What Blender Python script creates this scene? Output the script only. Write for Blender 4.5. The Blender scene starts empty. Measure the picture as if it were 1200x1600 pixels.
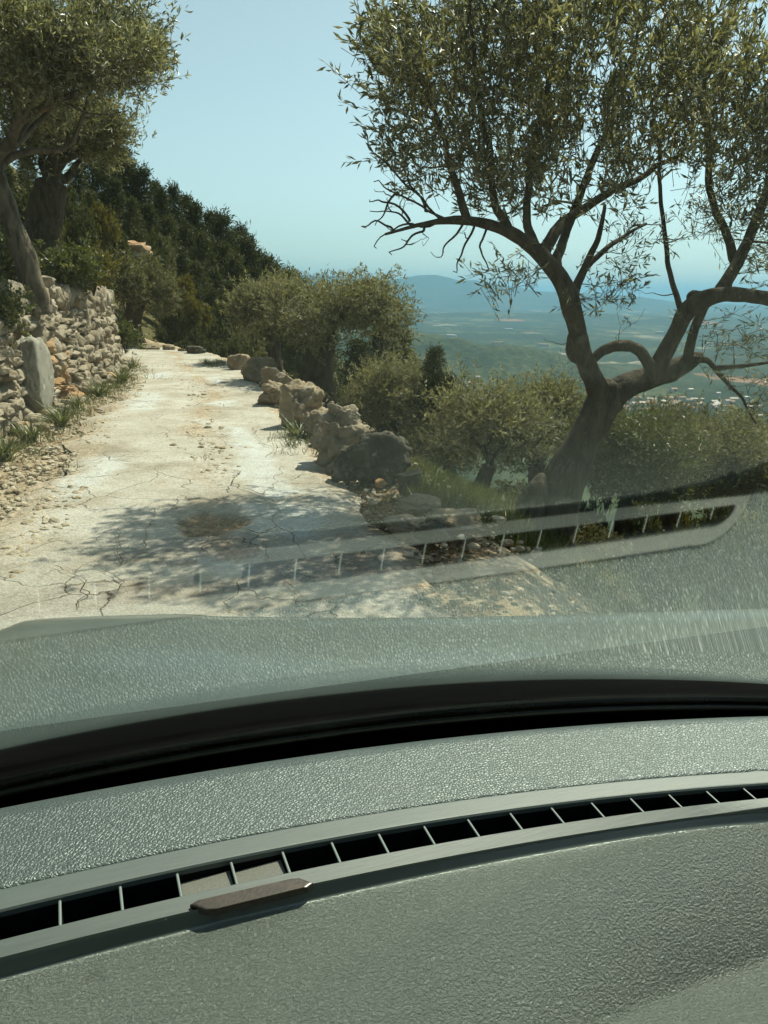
import bpy, math, random
import numpy as np
from mathutils import Vector, Matrix

# ------------------------------------------------------------------ scene, camera, light
SC = bpy.context.scene
COL = SC.collection
FPX = 1209.0
PITCH = math.atan(345 / FPX)
ROLL = 0.01338
EYE = 1.5
SUN_EL, SUN_AZ = math.radians(55), math.radians(42)

def _rx(a):
    c, s = math.cos(a), math.sin(a)
    return np.array([[1, 0, 0], [0, c, -s], [0, s, c]])
def _ry(a):
    c, s = math.cos(a), math.sin(a)
    return np.array([[c, 0, s], [0, 1, 0], [-s, 0, c]])
RC = _ry(ROLL) @ _rx(PITCH)

cam_d = bpy.data.cameras.new('camera')
cam = bpy.data.objects.new('camera', cam_d)
COL.objects.link(cam)
cam_d.sensor_fit = 'VERTICAL'
cam_d.sensor_height = 36
cam_d.lens = 36 * FPX / 1600
cam_d.clip_start = 0.004
cam_d.clip_end = 90000
_m = Matrix((RC[0], RC[2], -RC[1])).transposed().to_4x4()
_m.translation = (0, 0, EYE)
cam.matrix_world = _m
SC.camera = cam

world = bpy.data.worlds.new('World')
SC.world = world
world.use_nodes = True
_wt = world.node_tree
_bg = _wt.nodes['Background']
_sky = _wt.nodes.new('ShaderNodeTexSky')
_sky.sky_type = 'NISHITA'
_sky.sun_disc = False
_sky.sun_elevation = SUN_EL
_sky.sun_rotation = SUN_AZ
_sky.altitude = 250
_sky.air_density = 1.0
_sky.dust_density = 1.0
_sky.ozone_density = 2.0
_tint = _wt.nodes.new('ShaderNodeMix'); _tint.data_type = 'RGBA'; _tint.blend_type = 'MULTIPLY'; _tint.inputs[0].default_value = 1
_hs = _wt.nodes.new('ShaderNodeHueSaturation'); _hs.inputs['Saturation'].default_value = .45
_wt.links.new(_sky.outputs[0], _hs.inputs['Color']); _wt.links.new(_hs.outputs[0], _tint.inputs[6])
_tint.inputs[7].default_value = (.87, 1.02, 1.0, 1)
_wt.links.new(_tint.outputs[2], _bg.inputs[0])
_bg.inputs[1].default_value = 0.083

sun_d = bpy.data.lights.new('sun', 'SUN')
sun_d.energy = 5.0
sun_d.angle = math.radians(0.53)
sun_d.color = (1.0, 0.92, 0.77)
sun = bpy.data.objects.new('sun', sun_d)
COL.objects.link(sun)
_s = Vector((math.sin(SUN_AZ) * math.cos(SUN_EL), math.cos(SUN_AZ) * math.cos(SUN_EL), math.sin(SUN_EL)))
sun.rotation_euler = _s.to_track_quat('Z', 'Y').to_euler()
sun.location = (0, 0, 30)

SC.view_settings.view_transform = 'Standard'
SC.view_settings.look = 'None'
SC.view_settings.exposure = 0.78
SC.view_settings.gamma = 1.0
SC.render.engine = 'CYCLES'
SC.cycles.max_bounces = 8
SC.cycles.transparent_max_bounces = 12
SC.cycles.use_denoising = True

# ------------------------------------------------------------------ helpers
def ray(px, py):
    return np.array([(px - 600) / FPX, 1, -(py - 800) / FPX]) @ RC
def at(px, py, y):
    """point seen at photo position px,py lying y metres ahead"""
    d = ray(px, py)
    return np.array([0, 0, EYE]) + d * (y / d[1])
def onz(px, py, z=0.0):
    d = ray(px, py)
    return np.array([0, 0, EYE]) + d * ((z - EYE) / d[2])

def tag(o, label=None, cat=None, group=None, kind=None):
    if label: o['label'] = label
    if cat: o['category'] = cat
    if group: o['group'] = group
    if kind: o['kind'] = kind
    return o
def empty(name, loc, rz=0.0):
    o = bpy.data.objects.new(name, None)
    COL.objects.link(o)
    o.location = loc
    o.rotation_euler = (0, 0, rz)
    return o
class MB:
    """collects geometry pieces (numpy) for ONE mesh"""
    def __init__(s): s.v, s.f, s.m, s.n = [], [], [], 0
    def add(s, v, f, mi=0):
        v = np.asarray(v, float)
        s.v.append(v)
        for a in (f if isinstance(f, list) and len(f) and isinstance(f[0], np.ndarray) else [np.asarray(f)]):
            s.f.append(np.asarray(a) + s.n)
            s.m.append(np.full(len(a), mi))
        s.n += len(v)
    def build(s, name, mats, parent=None, smooth=True, loc=None, attrs=None):
        v = np.concatenate(s.v)
        if loc is not None: v = v - np.asarray(loc)
        me = bpy.data.meshes.new(name)
        nl = sum(a.size for a in s.f); nf = sum(len(a) for a in s.f)
        me.vertices.add(len(v)); me.vertices.foreach_set('co', v.astype(np.float32).ravel())
        me.loops.add(nl); me.loops.foreach_set('vertex_index', np.concatenate([a.ravel() for a in s.f]).astype(np.int32))
        cnt = np.concatenate([np.full(len(a), a.shape[1]) for a in s.f])
        me.polygons.add(nf)
        me.polygons.foreach_set('loop_start', np.concatenate([[0], np.cumsum(cnt)[:-1]]).astype(np.int32))
        me.polygons.foreach_set('material_index', np.concatenate(s.m).astype(np.int32))
        me.polygons.foreach_set('use_smooth', np.full(nf, smooth))
        for m in (mats if isinstance(mats, (list, tuple)) else [mats]): me.materials.append(m)
        for k, a in (attrs or {}).items():
            at_ = me.attributes.new(k, 'FLOAT', 'POINT'); at_.data.foreach_set('value', a.astype(np.float32))
        me.update(calc_edges=True); me.validate()
        o = bpy.data.objects.new(name, me)
        COL.objects.link(o)
        if loc is not None: o.location = loc
        if parent is not None: o.parent = parent
        return o
def copy_tree(o, parent=None):
    c = o.copy(); COL.objects.link(c)
    if parent is not None: c.parent = parent
    for ch in list(o.children): copy_tree(ch, c)
    return c

# numpy value noise
def _hash(ix, iy, iz, seed):
    h = (ix * 374761393 + iy * 668265263 + iz * 2147483647 + seed * 1274126177) & 0xFFFFFFFF
    h = ((h ^ (h >> 13)) * 1274126177) & 0xFFFFFFFF
    return ((h ^ (h >> 16)) & 0xFFFFFF) / float(0xFFFFFF)
def vnoise(p, seed=0):
    p = np.asarray(p, float)
    i = np.floor(p).astype(np.int64); f = p - i; u = f * f * (3 - 2 * f)
    r = 0
    for dx in (0, 1):
        wx = u[:, 0] if dx else 1 - u[:, 0]
        for dy in (0, 1):
            wy = u[:, 1] if dy else 1 - u[:, 1]
            for dz in (0, 1):
                wz = u[:, 2] if dz else 1 - u[:, 2]
                r = r + wx * wy * wz * _hash(i[:, 0] + dx, i[:, 1] + dy, i[:, 2] + dz, seed)
    return r * 2 - 1
def fbm(p, o=4, seed=0, gain=.5):
    a, r, q = 1.0, 0, np.asarray(p, float)
    for k in range(o):
        r = r + a * vnoise(q, seed + k * 17); q = q * 2.03 + 5.1; a *= gain
    return r
def fbm2(x, y, s, o=4, seed=0):
    return fbm(np.stack([np.ravel(x) * s, np.ravel(y) * s, np.zeros(np.size(x))], 1), o, seed)
def sstep(a, b, x):
    t = np.clip((x - a) / (b - a), 0, 1); return t * t * (3 - 2 * t)
def grid_faces(nu, nv):
    i = np.arange(nu - 1)[:, None] * nv + np.arange(nv - 1)[None]
    i = i.ravel()
    return np.stack([i, i + nv, i + nv + 1, i + 1], 1)
def inpoly(x, y, poly):
    r = np.zeros(np.shape(x), bool); n = len(poly)
    for k in range(n):
        x0, y0 = poly[k]; x1, y1 = poly[(k + 1) % n]
        c = ((y0 > y) != (y1 > y)) & (x < (x1 - x0) * (y - y0) / (y1 - y0 + 1e-12) + x0)
        r ^= c
    return r
def pdist(x, y, pl):
    """distance and signed side (left +) and arclength to a polyline"""
    best = np.full(np.shape(x), 1e9); side = np.zeros(np.shape(x)); al = np.zeros(np.shape(x)); acc = 0
    for a, b in zip(pl[:-1], pl[1:]):
        a = np.array(a[:2], float); b = np.array(b[:2], float); d = b - a; L = np.hypot(*d)
        t = np.clip(((x - a[0]) * d[0] + (y - a[1]) * d[1]) / L ** 2, 0, 1)
        qx, qy = x - a[0] - t * d[0], y - a[1] - t * d[1]
        q = np.hypot(qx, qy); m = q < best
        best = np.where(m, q, best); side = np.where(m, np.sign(d[0] * qy - d[1] * qx), side)
        al = np.where(m, acc + t * L, al); acc += L
    return best, side, al
def smooth_line(pts, n):
    """Catmull-Rom resample; pts any dimension"""
    p = np.asarray(pts, float)
    q = np.vstack([2 * p[0] - p[1], p, 2 * p[-1] - p[-2]])
    out = []
    seg = len(p) - 1
    t = np.linspace(0, seg, n); k = np.minimum(t.astype(int), seg - 1); u = (t - k)[:, None]
    a, b, c, d = q[k], q[k + 1], q[k + 2], q[k + 3]
    return .5 * (2 * b + (c - a) * u + (2 * a - 5 * b + 4 * c - d) * u ** 2 + (3 * b - a - 3 * c + d) * u ** 3)
def tube(pts, rad, n=8, cap=True, gnarl=0, seed=0, ribs=0):
    p = np.asarray(pts, float); r = np.asarray(rad, float) * np.ones(len(p)); m = len(p)
    t = np.gradient(p, axis=0); t /= np.linalg.norm(t, axis=1)[:, None] + 1e-12
    nrm = np.zeros_like(p)
    a = np.array([0, 0, 1.]) if abs(t[0][2]) < .9 else np.array([1., 0, 0])
    u = np.cross(a, t[0]); u /= np.linalg.norm(u)
    for i in range(m):
        u = u - t[i] * (u @ t[i]); u /= np.linalg.norm(u) + 1e-12; nrm[i] = u
    bn = np.cross(t, nrm)
    ang = np.linspace(0, 2 * math.pi, n, endpoint=False)
    ring = nrm[:, None] * np.cos(ang)[None, :, None] + bn[:, None] * np.sin(ang)[None, :, None]
    rr = r[:, None] * np.ones(n)[None]
    if gnarl:
        q = (p[:, None] + ring * r[:, None, None]).reshape(-1, 3)
        sc = 1.2 / max(r.max(), .02)
        rr = rr * (1 + gnarl * fbm(q * sc * np.array([1, 1, .45]), 4, seed).reshape(m, n))
    if ribs:
        rr = rr * (1 + .10 * np.sin(ang * ribs + 3 * np.sin(np.linspace(0, 5, m))[:, None]) * np.linspace(1, .3, m)[:, None])
    v = (p[:, None] + ring * rr[..., None]).reshape(-1, 3)
    i = np.arange(m - 1)[:, None] * n; j = np.arange(n)[None]; j2 = (j + 1) % n
    f = np.stack([(i + j), (i + j2), (i + n + j2), (i + n + j)], -1).reshape(-1, 4)
    if cap:
        v = np.vstack([v, p[0], p[-1] + t[-1] * r[-1] * .5])
        b0 = m * n; k = np.arange(n); k2 = (k + 1) % n; e = (m - 1) * n
        return v, [f, np.stack([np.full(n, b0), k2, k], 1), np.stack([np.full(n, b0 + 1), e + k, e + k2], 1)]
    return v, [f]
def _ico(sub):
    t = (1 + 5 ** .5) / 2
    v = [(-1, t, 0), (1, t, 0), (-1, -t, 0), (1, -t, 0), (0, -1, t), (0, 1, t), (0, -1, -t), (0, 1, -t), (t, 0, -1), (t, 0, 1), (-t, 0, -1), (-t, 0, 1)]
    f = [(0, 11, 5), (0, 5, 1), (0, 1, 7), (0, 7, 10), (0, 10, 11), (1, 5, 9), (5, 11, 4), (11, 10, 2), (10, 7, 6), (7, 1, 8), (3, 9, 4), (3, 4, 2), (3, 2, 6), (3, 6, 8), (3, 8, 9), (4, 9, 5), (2, 4, 11), (6, 2, 10), (8, 6, 7), (9, 8, 1)]
    v = [np.array(a) / np.linalg.norm(a) for a in v]
    for _ in range(sub):
        c = {}; g = []
        def mid(a, b):
            k = (min(a, b), max(a, b))
            if k not in c:
                q = v[a] + v[b]; v.append(q / np.linalg.norm(q)); c[k] = len(v) - 1
            return c[k]
        for a, b, d in f:
            x, y, z = mid(a, b), mid(b, d), mid(d, a)
            g += [(a, x, z), (b, y, x), (d, z, y), (x, y, z)]
        f = g
    return np.array(v), np.array(f)
ICO = {k: _ico(k) for k in (1, 2, 3, 4)}
def rock(rad, seed, sub=3, rough=.25, box=.5, cuts=7):
    """weathered limestone lump of half-axes rad around the origin"""
    v, f = ICO[sub]
    m = np.abs(v).max(1)[:, None]
    w = v * (1 - box) + v / m * box * .82
    n = v
    d = fbm(v * 1.3 + seed * 7.7, 3, seed) * rough
    rg = 1 - np.abs(fbm(v * 2.6 + seed * 3.1, 3, seed + 5))
    d = d - rough * .55 * sstep(.72, 1.0, rg) + fbm(v * 7 + seed, 2, seed + 9) * rough * .12
    w = w * (1 + d[:, None])
    rg_ = np.random.default_rng(seed + 77)
    for _ in range(cuts):
        nn = rg_.normal(size=3); nn /= np.linalg.norm(nn); o_ = rg_.uniform(.55, .86)
        w = w - np.maximum(w @ nn - o_, 0)[:, None] * nn * .92
    w = w * (1 + .035 * fbm(v * 4 + seed * 1.7, 3, seed + 3)[:, None])
    return w * np.asarray(rad) * 1.06, f
def rotz(v, a):
    c, s = math.cos(a), math.sin(a)
    return np.stack([v[:, 0] * c - v[:, 1] * s, v[:, 0] * s + v[:, 1] * c, v[:, 2]], 1)

# ------------------------------------------------------------------ materials
class NT:
    def __init__(s, name):
        s.m = bpy.data.materials.new(name); s.m.use_nodes = True
        s.t = s.m.node_tree; s.t.nodes.clear()
        s.out = s.t.nodes.new('ShaderNodeOutputMaterial')
    def n(s, typ, **kw):
        nd = s.t.nodes.new('ShaderNode' + typ)
        for k, v in kw.items():
            if k.startswith('i_'): 
                key = k[2:]
                nd.inputs[int(key) if key.isdigit() else key.replace('_', ' ')].default_value = v
            else: setattr(nd, k, v)
        return nd
    def l(s, a, b): s.t.links.new(a, b)
    def coord(s, which='Object'):
        return s.n('TexCoord').outputs[which]
    def mapv(s, sc, which='Object'):
        mp = s.n('Mapping'); s.l(s.coord(which), mp.inputs[0]); mp.inputs['Scale'].default_value = sc if hasattr(sc, '__len__') else (sc,) * 3
        return mp.outputs[0]
    def noise(s, vec, scale, detail=4, rough=.55, dist=0, out='Fac'):
        n = s.n('TexNoise'); n.inputs['Scale'].default_value = scale; n.inputs['Detail'].default_value = detail
        n.inputs['Roughness'].default_value = rough; n.inputs['Distortion'].default_value = dist
        if vec is not None: s.l(vec, n.inputs['Vector'])
        return n.outputs[out]
    def voro(s, vec, scale, feature='F1', out='Distance', rnd=1):
        n = s.n('TexVoronoi', feature=feature); n.inputs['Scale'].default_value = scale; n.inputs['Randomness'].default_value = rnd
        if vec is not None: s.l(vec, n.inputs['Vector'])
        return n.outputs[out]
    def ramp(s, fac, stops, interp='LINEAR'):
        r = s.n('ValToRGB'); r.color_ramp.interpolation = interp
        e = r.color_ramp.elements
        while len(e) < len(stops): e.new(.5)
        for k, (p, c) in zip(e, stops):
            k.position = p; k.color = (*c, 1) if hasattr(c, '__len__') else (c, c, c, 1)
        s.l(fac, r.inputs[0]); return r.outputs[0]
    def mix(s, fac, a, b, typ='MIX'):
        m = s.n('Mix', data_type='RGBA', blend_type=typ)
        for sock, val in ((m.inputs[0], fac), (m.inputs[6], a), (m.inputs[7], b)):
            if hasattr(val, 'node'): s.l(val, sock)
            elif hasattr(val, '__len__'): sock.default_value = (*val, 1)
            else: sock.default_value = val
        return m.outputs[2]
    def sheen(s, sh, tint):
        sh.node.inputs['Specular Tint'].default_value = (*tint, 1); return sh
    def math(s, op, a, b=None, clamp=False):
        m = s.n('Math', operation=op, use_clamp=clamp)
        for sock, val in ((m.inputs[0], a), (m.inputs[1], b)):
            if val is None: continue
            if hasattr(val, 'node'): s.l(val, sock)
            else: sock.default_value = val
        return m.outputs[0]
    def attr(s, name): return s.n('Attribute', attribute_name=name).outputs['Fac']
    def bump(s, h, strength, dist, normal=None):
        b = s.n('Bump'); b.inputs['Strength'].default_value = strength; b.inputs['Distance'].default_value = dist
        s.l(h, b.inputs['Height'])
        if normal is not None: s.l(normal, b.inputs['Normal'])
        return b.outputs[0]
    def prin(s, color, rough=.8, spec=.3, normal=None, **kw):
        p = s.n('BsdfPrincipled')
        for sock, val in ((p.inputs['Base Color'], color), (p.inputs['Roughness'], rough), (p.inputs['Specular IOR Level'], spec)):
            if hasattr(val, 'node'): s.l(val, sock)
            elif hasattr(val, '__len__'): sock.default_value = (*val, 1)
            else: sock.default_value = val
        if normal is not None: s.l(normal, p.inputs['Normal'])
        return p.outputs[0]
    def end(s, sh, vol=False):
        s.l(sh, s.out.inputs['Volume' if vol else 'Surface']); return s.m

def mat_leaf(name, cols, transl=.35, spec=.4, rough=.45):
    n = NT(name)
    rnd = n.n('NewGeometry').outputs['Random Per Island']
    k = len(cols)
    c = n.ramp(rnd, [(i / (k - 1), c) for i, c in enumerate(cols)])
    big = n.noise(n.coord(), 1.6, 2)
    c = n.mix(n.ramp(big, [(.35, 0.), (.7, 1.)]), c, n.mix(1.0, c, (1.08, 1.02, .80), 'MULTIPLY'))
    p = n.prin(c, rough, spec)
    t = n.n('BsdfTranslucent'); n.l(n.mix(1.0, c, (1.15, 1.15, .75), 'MULTIPLY'), t.inputs[0])
    m = n.n('MixShader'); m.inputs[0].default_value = transl
    n.l(p, m.inputs[1]); n.l(t.outputs[0], m.inputs[2])
    return n.end(m.outputs[0])
def mat_bark(name, c1, c2, sc=9):
    n = NT(name)
    v = n.mapv((sc, sc, sc * .3))
    a = n.noise(v, 1.6, 6, .62, .6)
    c = n.ramp(a, [(.3, c1), (.68, c2)])
    lich = n.noise(n.coord(), 7, 3)
    c = n.mix(n.ramp(lich, [(.6, 0.), (.72, .4)]), c, (.17, .155, .12))
    nb = n.bump(a, .9, .03)
    nb = n.bump(n.voro(v, 2.2), .5, .02, nb)
    return n.end(n.prin(c, .9, .15, nb))
def mat_stone(name, c1, c2, c3, sc=6.0, bumpd=.02):
    n = NT(name)
    v = n.coord()
    a = n.noise(v, sc * .5, 5, .6, .4)
    isl = n.n('NewGeometry').outputs['Random Per Island']
    c = n.ramp(a, [(.3, c1), (.55, c2), (.75, c3)])
    c = n.mix(n.ramp(isl, [(.0, 0.), (1., .45)]), c, n.mix(1.0, c, (.75, .68, .55), 'MULTIPLY'))
    li = n.noise(v, sc * 2.4, 4, .7)
    c = n.mix(n.ramp(li, [(.56, 0.), (.66, .75)]), c, (.13, .13, .11))
    wh = n.noise(v, sc * 1.5, 3, .6)
    c = n.mix(n.ramp(wh, [(.62, 0.), (.72, .6)]), c, (.55, .53, .47))
    h = n.noise(v, sc * 1.6, 8, .68, .3)
    nb = n.bump(h, .8, bumpd)
    nb = n.bump(n.voro(v, sc * 3.2), .35, bumpd * .6, nb)
    return n.end(n.prin(c, .92, .15, nb))

M = {}
M['olive_leaf'] = mat_leaf('olive_leaf', [(.062, .064, .030), (.108, .108, .053), (.175, .172, .098), (.33, .325, .245)], .45, .5, .38)
M['olive_far'] = mat_leaf('olive_far', [(.092, .092, .048), (.16, .156, .090), (.28, .272, .185)], .42, .35, .5)
M['olive_dull'] = mat_leaf('olive_dull', [(.075, .075, .032), (.12, .115, .058), (.18, .17, .095)], .35, .3, .5)
M['pine_leaf'] = mat_leaf('pine_leaf', [(.022, .028, .009), (.042, .050, .015), (.07, .076, .024)], .28, .25, .55)
M['pine_light'] = mat_leaf('pine_light', [(.040, .048, .016), (.065, .072, .024), (.09, .092, .032)], .28, .25, .55)
M['shrub_leaf'] = mat_leaf('shrub_leaf', [(.05, .062, .018), (.09, .10, .03), (.14, .145, .05)], .35, .45, .4)
M['shrub_yellow'] = mat_leaf('shrub_yellow', [(.08, .072, .016), (.12, .105, .022), (.17, .14, .03)], .35, .3, .5)
M['strap_leaf'] = mat_leaf('strap_leaf', [(.06, .075, .028), (.10, .115, .045), (.16, .17, .08)], .3, .5, .4)
M['dry_leaf'] = mat_leaf('dry_leaf', [(.10, .06, .03), (.17, .11, .06), (.26, .2, .12)], .1, .2, .7)
M['bark'] = mat_bark('olive_bark', (.018, .013, .008), (.085, .066, .042))
M['bark_grey'] = mat_bark('grey_bark', (.030, .023, .016), (.165, .135, .098), 7)
M['twig'] = NT('twig').__class__ and mat_bark('twig_bark', (.06, .05, .035), (.14, .115, .08), 20)
M['limestone'] = mat_stone('limestone', (.165, .13, .09), (.285, .24, .18), (.41, .365, .295))
M['boulder'] = mat_stone('boulder_stone', (.17, .13, .085), (.32, .26, .185), (.48, .42, .33), 5)
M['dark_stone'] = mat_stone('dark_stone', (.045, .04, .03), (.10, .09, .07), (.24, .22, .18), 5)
M['slab_stone'] = mat_stone('slab_stone', (.20, .19, .16), (.27, .26, .225), (.32, .31, .27), 4, .008)

def mat_earth(name, c1, c2, c3, sc=9):
    n = NT(name); v = n.coord()
    a = n.noise(v, sc * .3, 6, .65)
    c = n.ramp(a, [(.3, c1), (.55, c2), (.75, c3)])
    vc = n.voro(v, sc * 4, out='Color')
    c = n.mix(.4, c, n.ramp(vc, [(0.2, .15), (.8, .75)]), 'OVERLAY')
    nb = n.bump(n.noise(v, sc * 3, 6, .7), .8, .02)
    nb = n.bump(n.voro(v, sc * 5), .6, .015, nb)
    return n.end(n.prin(c, .95, .1, nb))
M['earth'] = mat_earth('red_earth', (.16, .085, .04), (.27, .16, .085), (.36, .26, .17))
M['humus'] = mat_earth('dark_humus', (.05, .035, .02), (.11, .078, .048), (.20, .15, .10))

# ------------------------------------------------------------------ terrain
ROAD = [(.6, -6), (-.35, 0), (-.95, 3.5), (-1.55, 6), (-2.45, 10), (-3.45, 13.4), (-4.5, 16.5), (-6.2, 18.9), (-9, 20.6), (-13, 21.3)]
WALL = [(-3.0, -3), (-3.5, 4), (-3.86, 7.64), (-4.18, 9.27), (-4.39, 11.0), (-4.68, 13.0), (-5.14, 15.3)]
CP = [(.8, 6, -.22), (1.5, 6.6, -.62), (1.1, 9, -1.0), (2.4, 8, -1.2), (.3, 10, -.72), (3.5, 6, -1.8), (4, 9, -2.6), (2, 12, -2.1),
      (0, 15, -2.2), (-1, 20, -2.6), (-3.6, 24, -1.2), (2, 20, -4.6), (6, 12, -4.6), (8, 20, -8), (0, 30, -6.5), (2.6, 2, -1.0), (6, 0, -3.4),
      (10, 0, -6), (15, 30, -16), (5, -6, -2.4), (20, 10, -13), (0, 0, 0), (0, -8, 0), (-1.2, 15, -.55), (-.4, 11, -.5),
      (-16, 45, 4.6), (-11, 45, 1.6), (-5.6, 45, -3.2), (0, 45, -8), (10, 45, -15), (-23, 45, 10), (-32, 45, 17), (-16, 52, 3), (-8, 52, -3), (0, 60, -14),
      (-10.5, 27, 2.2), (-8, 24, .1), (-14, 28, 4.6), (-19, 30, 8), (-6.5, 27, -.6), (-12, 36, 2.3), (-7, 36, -2.0), (-18, 38, 6.5), (-6.2, 22, -.1),
      (-4.8, 7, 1.5), (-5.6, 10, 1.72), (-6.2, 14, 2.2), (-8, 9, 2.7), (-9, 14, 3.5), (-8.5, 17.6, 2.6), (-15, 8, 6.5), (-16, 16, 7.4), (-16, 22, 5.0), (-5, 0, 1.5), (-9, 0, 3.2), (-18, -2, 8), (-28, 25, 14)]
_cp = np.array(CP, float)
_A = np.hypot(_cp[:, None, 0] - _cp[None, :, 0], _cp[:, None, 1] - _cp[None, :, 1])
_w = np.linalg.solve(np.block([[_A, np.ones((len(_cp), 1))], [np.ones((1, len(_cp))), np.zeros((1, 1))]]), np.append(_cp[:, 2], 0))
PLAIN = -250.0
def terrain_z(x, y):
    x = np.asarray(x, float); y = np.asarray(y, float); sh = x.shape
    x, y = x.ravel(), y.ravel()
    near = np.full(x.shape, _w[-1])
    for (a, b, _), w in zip(_cp, _w[:-1]): near = near + w * np.sqrt((x - a) ** 2 + (y - b) ** 2 + .05)
    near += fbm2(x, y, .9, 3, 3) * .09 + fbm2(x, y, 4, 2, 4) * .02
    d, side, _ = pdist(x, y, ROAD)
    # road shelf and the bank held by the wall
    dw, sw, _ = pdist(x, y, WALL)
    inner = np.where((sw > 0) & (y < 16.2), 1.0, 0.0)
    shelf = sstep(2.35, 1.5, d)
    shelf = np.where((inner > 0), 0, shelf)
    corridor = np.where((sw <= 0) & (dw < 2.2) & (y < 16.2) & (x < -1), 1.0, 0.0)
    shelf = np.maximum(shelf, corridor)
    z = near * (1 - shelf) + shelf * (-.02 + fbm2(x, y, 2.2, 3, 8) * .018)
    bank = np.minimum(1.42 + .34 * np.maximum(dw - .35, 0) + fbm2(x, y, 1.1, 3, 12) * .06, 30)
    bw = sstep(15.0, 13.0, y)
    z = np.where(inner > 0, np.where(dw < .5, -.03, np.where(x > -14, bank * bw + np.minimum(near, bank) * (1 - bw) * sstep(.6, 4.5, dw), np.maximum(near, bank * .6))), z)
    r = np.hypot(x, y)
    far = PLAIN * (1 - np.exp(-r * .85 / 250)) + 1.5
    left = sstep(-4, -60, x) * np.minimum(.35 * np.maximum(-x - 4, 0), 60) * sstep(900, 120, r)
    far = far + left + fbm2(x, y, .03, 4, 21) * 5 * sstep(60, 200, r)
    t = sstep(48, 90, r)
    z = z * (1 - t) + far * t
    # wooded hill standing in the plain and gentle swells
    for cx_, cy_, sx, sy, h in ((-60, 2650, 420, 420, 84), (330, 2500, 420, 300, 50), (-900, 3600, 700, 500, 120), (1900, 3300, 500, 400, 50), (-2500, 7000, 1500, 900, 130), (1800, 8000, 1800, 700, 60)):
        z = z + h * np.exp(-((x - cx_) / sx) ** 2 - ((y - cy_) / sy) ** 2) * (1 + .25 * fbm2(x, y, .004, 4, 33))
    z = z + sstep(600, 2500, r) * fbm2(x, y, .0011, 4, 40) * 9
    return z.reshape(sh)
def gz(x, y): return float(terrain_z(np.array([x]), np.array([y]))[0])

rr = np.concatenate([np.linspace(.4, 26, 330), np.geomspace(26.2, 60000, 250)])
aa = np.radians(np.concatenate([np.linspace(-115, -42, 70), np.linspace(-41.8, 41.8, 460), np.linspace(42, 115, 60)]))
X = rr[:, None] * np.sin(aa)[None]; Y = rr[:, None] * np.cos(aa)[None]
Z = terrain_z(X, Y)
mb = MB(); mb.add(np.stack([X, Y, Z], -1).reshape(-1, 3), grid_faces(len(rr), len(aa)))
R_ = np.hypot(X, Y).ravel()
dr, sd, _ = pdist(X.ravel(), Y.ravel(), ROAD)
verge = sstep(3.4, 2.3, dr) * (R_ < 60) * (Z.ravel() < .5)
wooded = np.clip(np.exp(-((X.ravel() + 60) / 520) ** 2 - ((Y.ravel() - 2650) / 520) ** 2) * 1.6 + np.exp(-((X.ravel() - 330) / 480) ** 2 - ((Y.ravel() - 2500) / 360) ** 2) * 1.5, 0, 1)

n = NT('terrain')
v = n.coord()
a = n.noise(v, .9, 7, .65)
c = n.ramp(a, [(.3, (.035, .036, .014)), (.5, (.07, .066, .026)), (.66, (.13, .105, .05)), (.8, (.22, .16, .09))])
gr = n.noise(v, 14, 6, .7)
c = n.mix(.5, c, n.ramp(gr, [(.3, (.03, .03, .012)), (.7, (.17, .14, .07))]))
ver = n.ramp(n.noise(v, 3, 7, .7), [(.3, (.17, .115, .065)), (.5, (.33, .255, .165)), (.7, (.46, .39, .29))])
c = n.mix(n.attr('verge'), c, ver)
# the plain: field patchwork, hedges, woods
warp = n.n('VectorMath', operation='ADD'); n.l(v, warp.inputs[0])
wn = n.n('TexNoise'); wn.inputs['Scale'].default_value = .0012; wn.inputs['Detail'].default_value = 4; n.l(v, wn.inputs['Vector'])
ws = n.n('VectorMath', operation='SCALE'); n.l(wn.outputs['Color'], ws.inputs[0]); ws.inputs[3].default_value = 500; n.l(ws.outputs[0], warp.inputs[1])
vc = n.voro(warp.outputs[0], .0042, out='Color')
sep = n.n('SeparateColor'); n.l(vc, sep.inputs[0])
fields = n.ramp(sep.outputs[0], [(0, (.030, .042, .020)), (.42, (.050, .062, .028)), (.58, (.085, .092, .04)), (.72, (.07, .085, .035)), (.80, (.19, .15, .09)), (.83, (.09, .10, .045)), (.93, (.26, .14, .08)), (.95, (.12, .13, .06)), (.98, (.26, .23, .16))], 'CONSTANT')
edge = n.voro(warp.outputs[0], .0042, 'DISTANCE_TO_EDGE')
fields = n.mix(n.ramp(edge, [(.015, 1.), (.05, 0.)]), fields, (.025, .035, .016))
wd = n.noise(v, .0024, 5, .6)
fields = n.mix(n.ramp(wd, [(.47, 0.), (.54, .92)]), fields, (.026, .038, .018))
trees = n.noise(v, .035, 4, .7)
fields = n.mix(n.ramp(trees, [(.5, 0.), (.58, .7)]), fields, (.020, .030, .014))
wood = n.ramp(n.math('ADD', n.math('MULTIPLY', n.noise(v, .045, 6, .75), .6), n.math('MULTIPLY', n.noise(v, .006, 4, .65), .4)), [(.38, (.010, .018, .008)), (.5, (.035, .045, .018)), (.6, (.09, .09, .042)), (.7, (.2, .16, .1))])
fields = n.mix(n.attr('wooded'), fields, wood)
c = n.mix(n.attr('plain'), c, fields)
nb = n.bump(n.noise(v, 18, 6, .75), .7, .03)
terrain = mb.build('terrain', n.end(n.prin(c, .95, .05, nb)), attrs=dict(verge=verge, plain=sstep(260, 700, R_), wooded=wooded))
tag(terrain, kind='structure')

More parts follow.
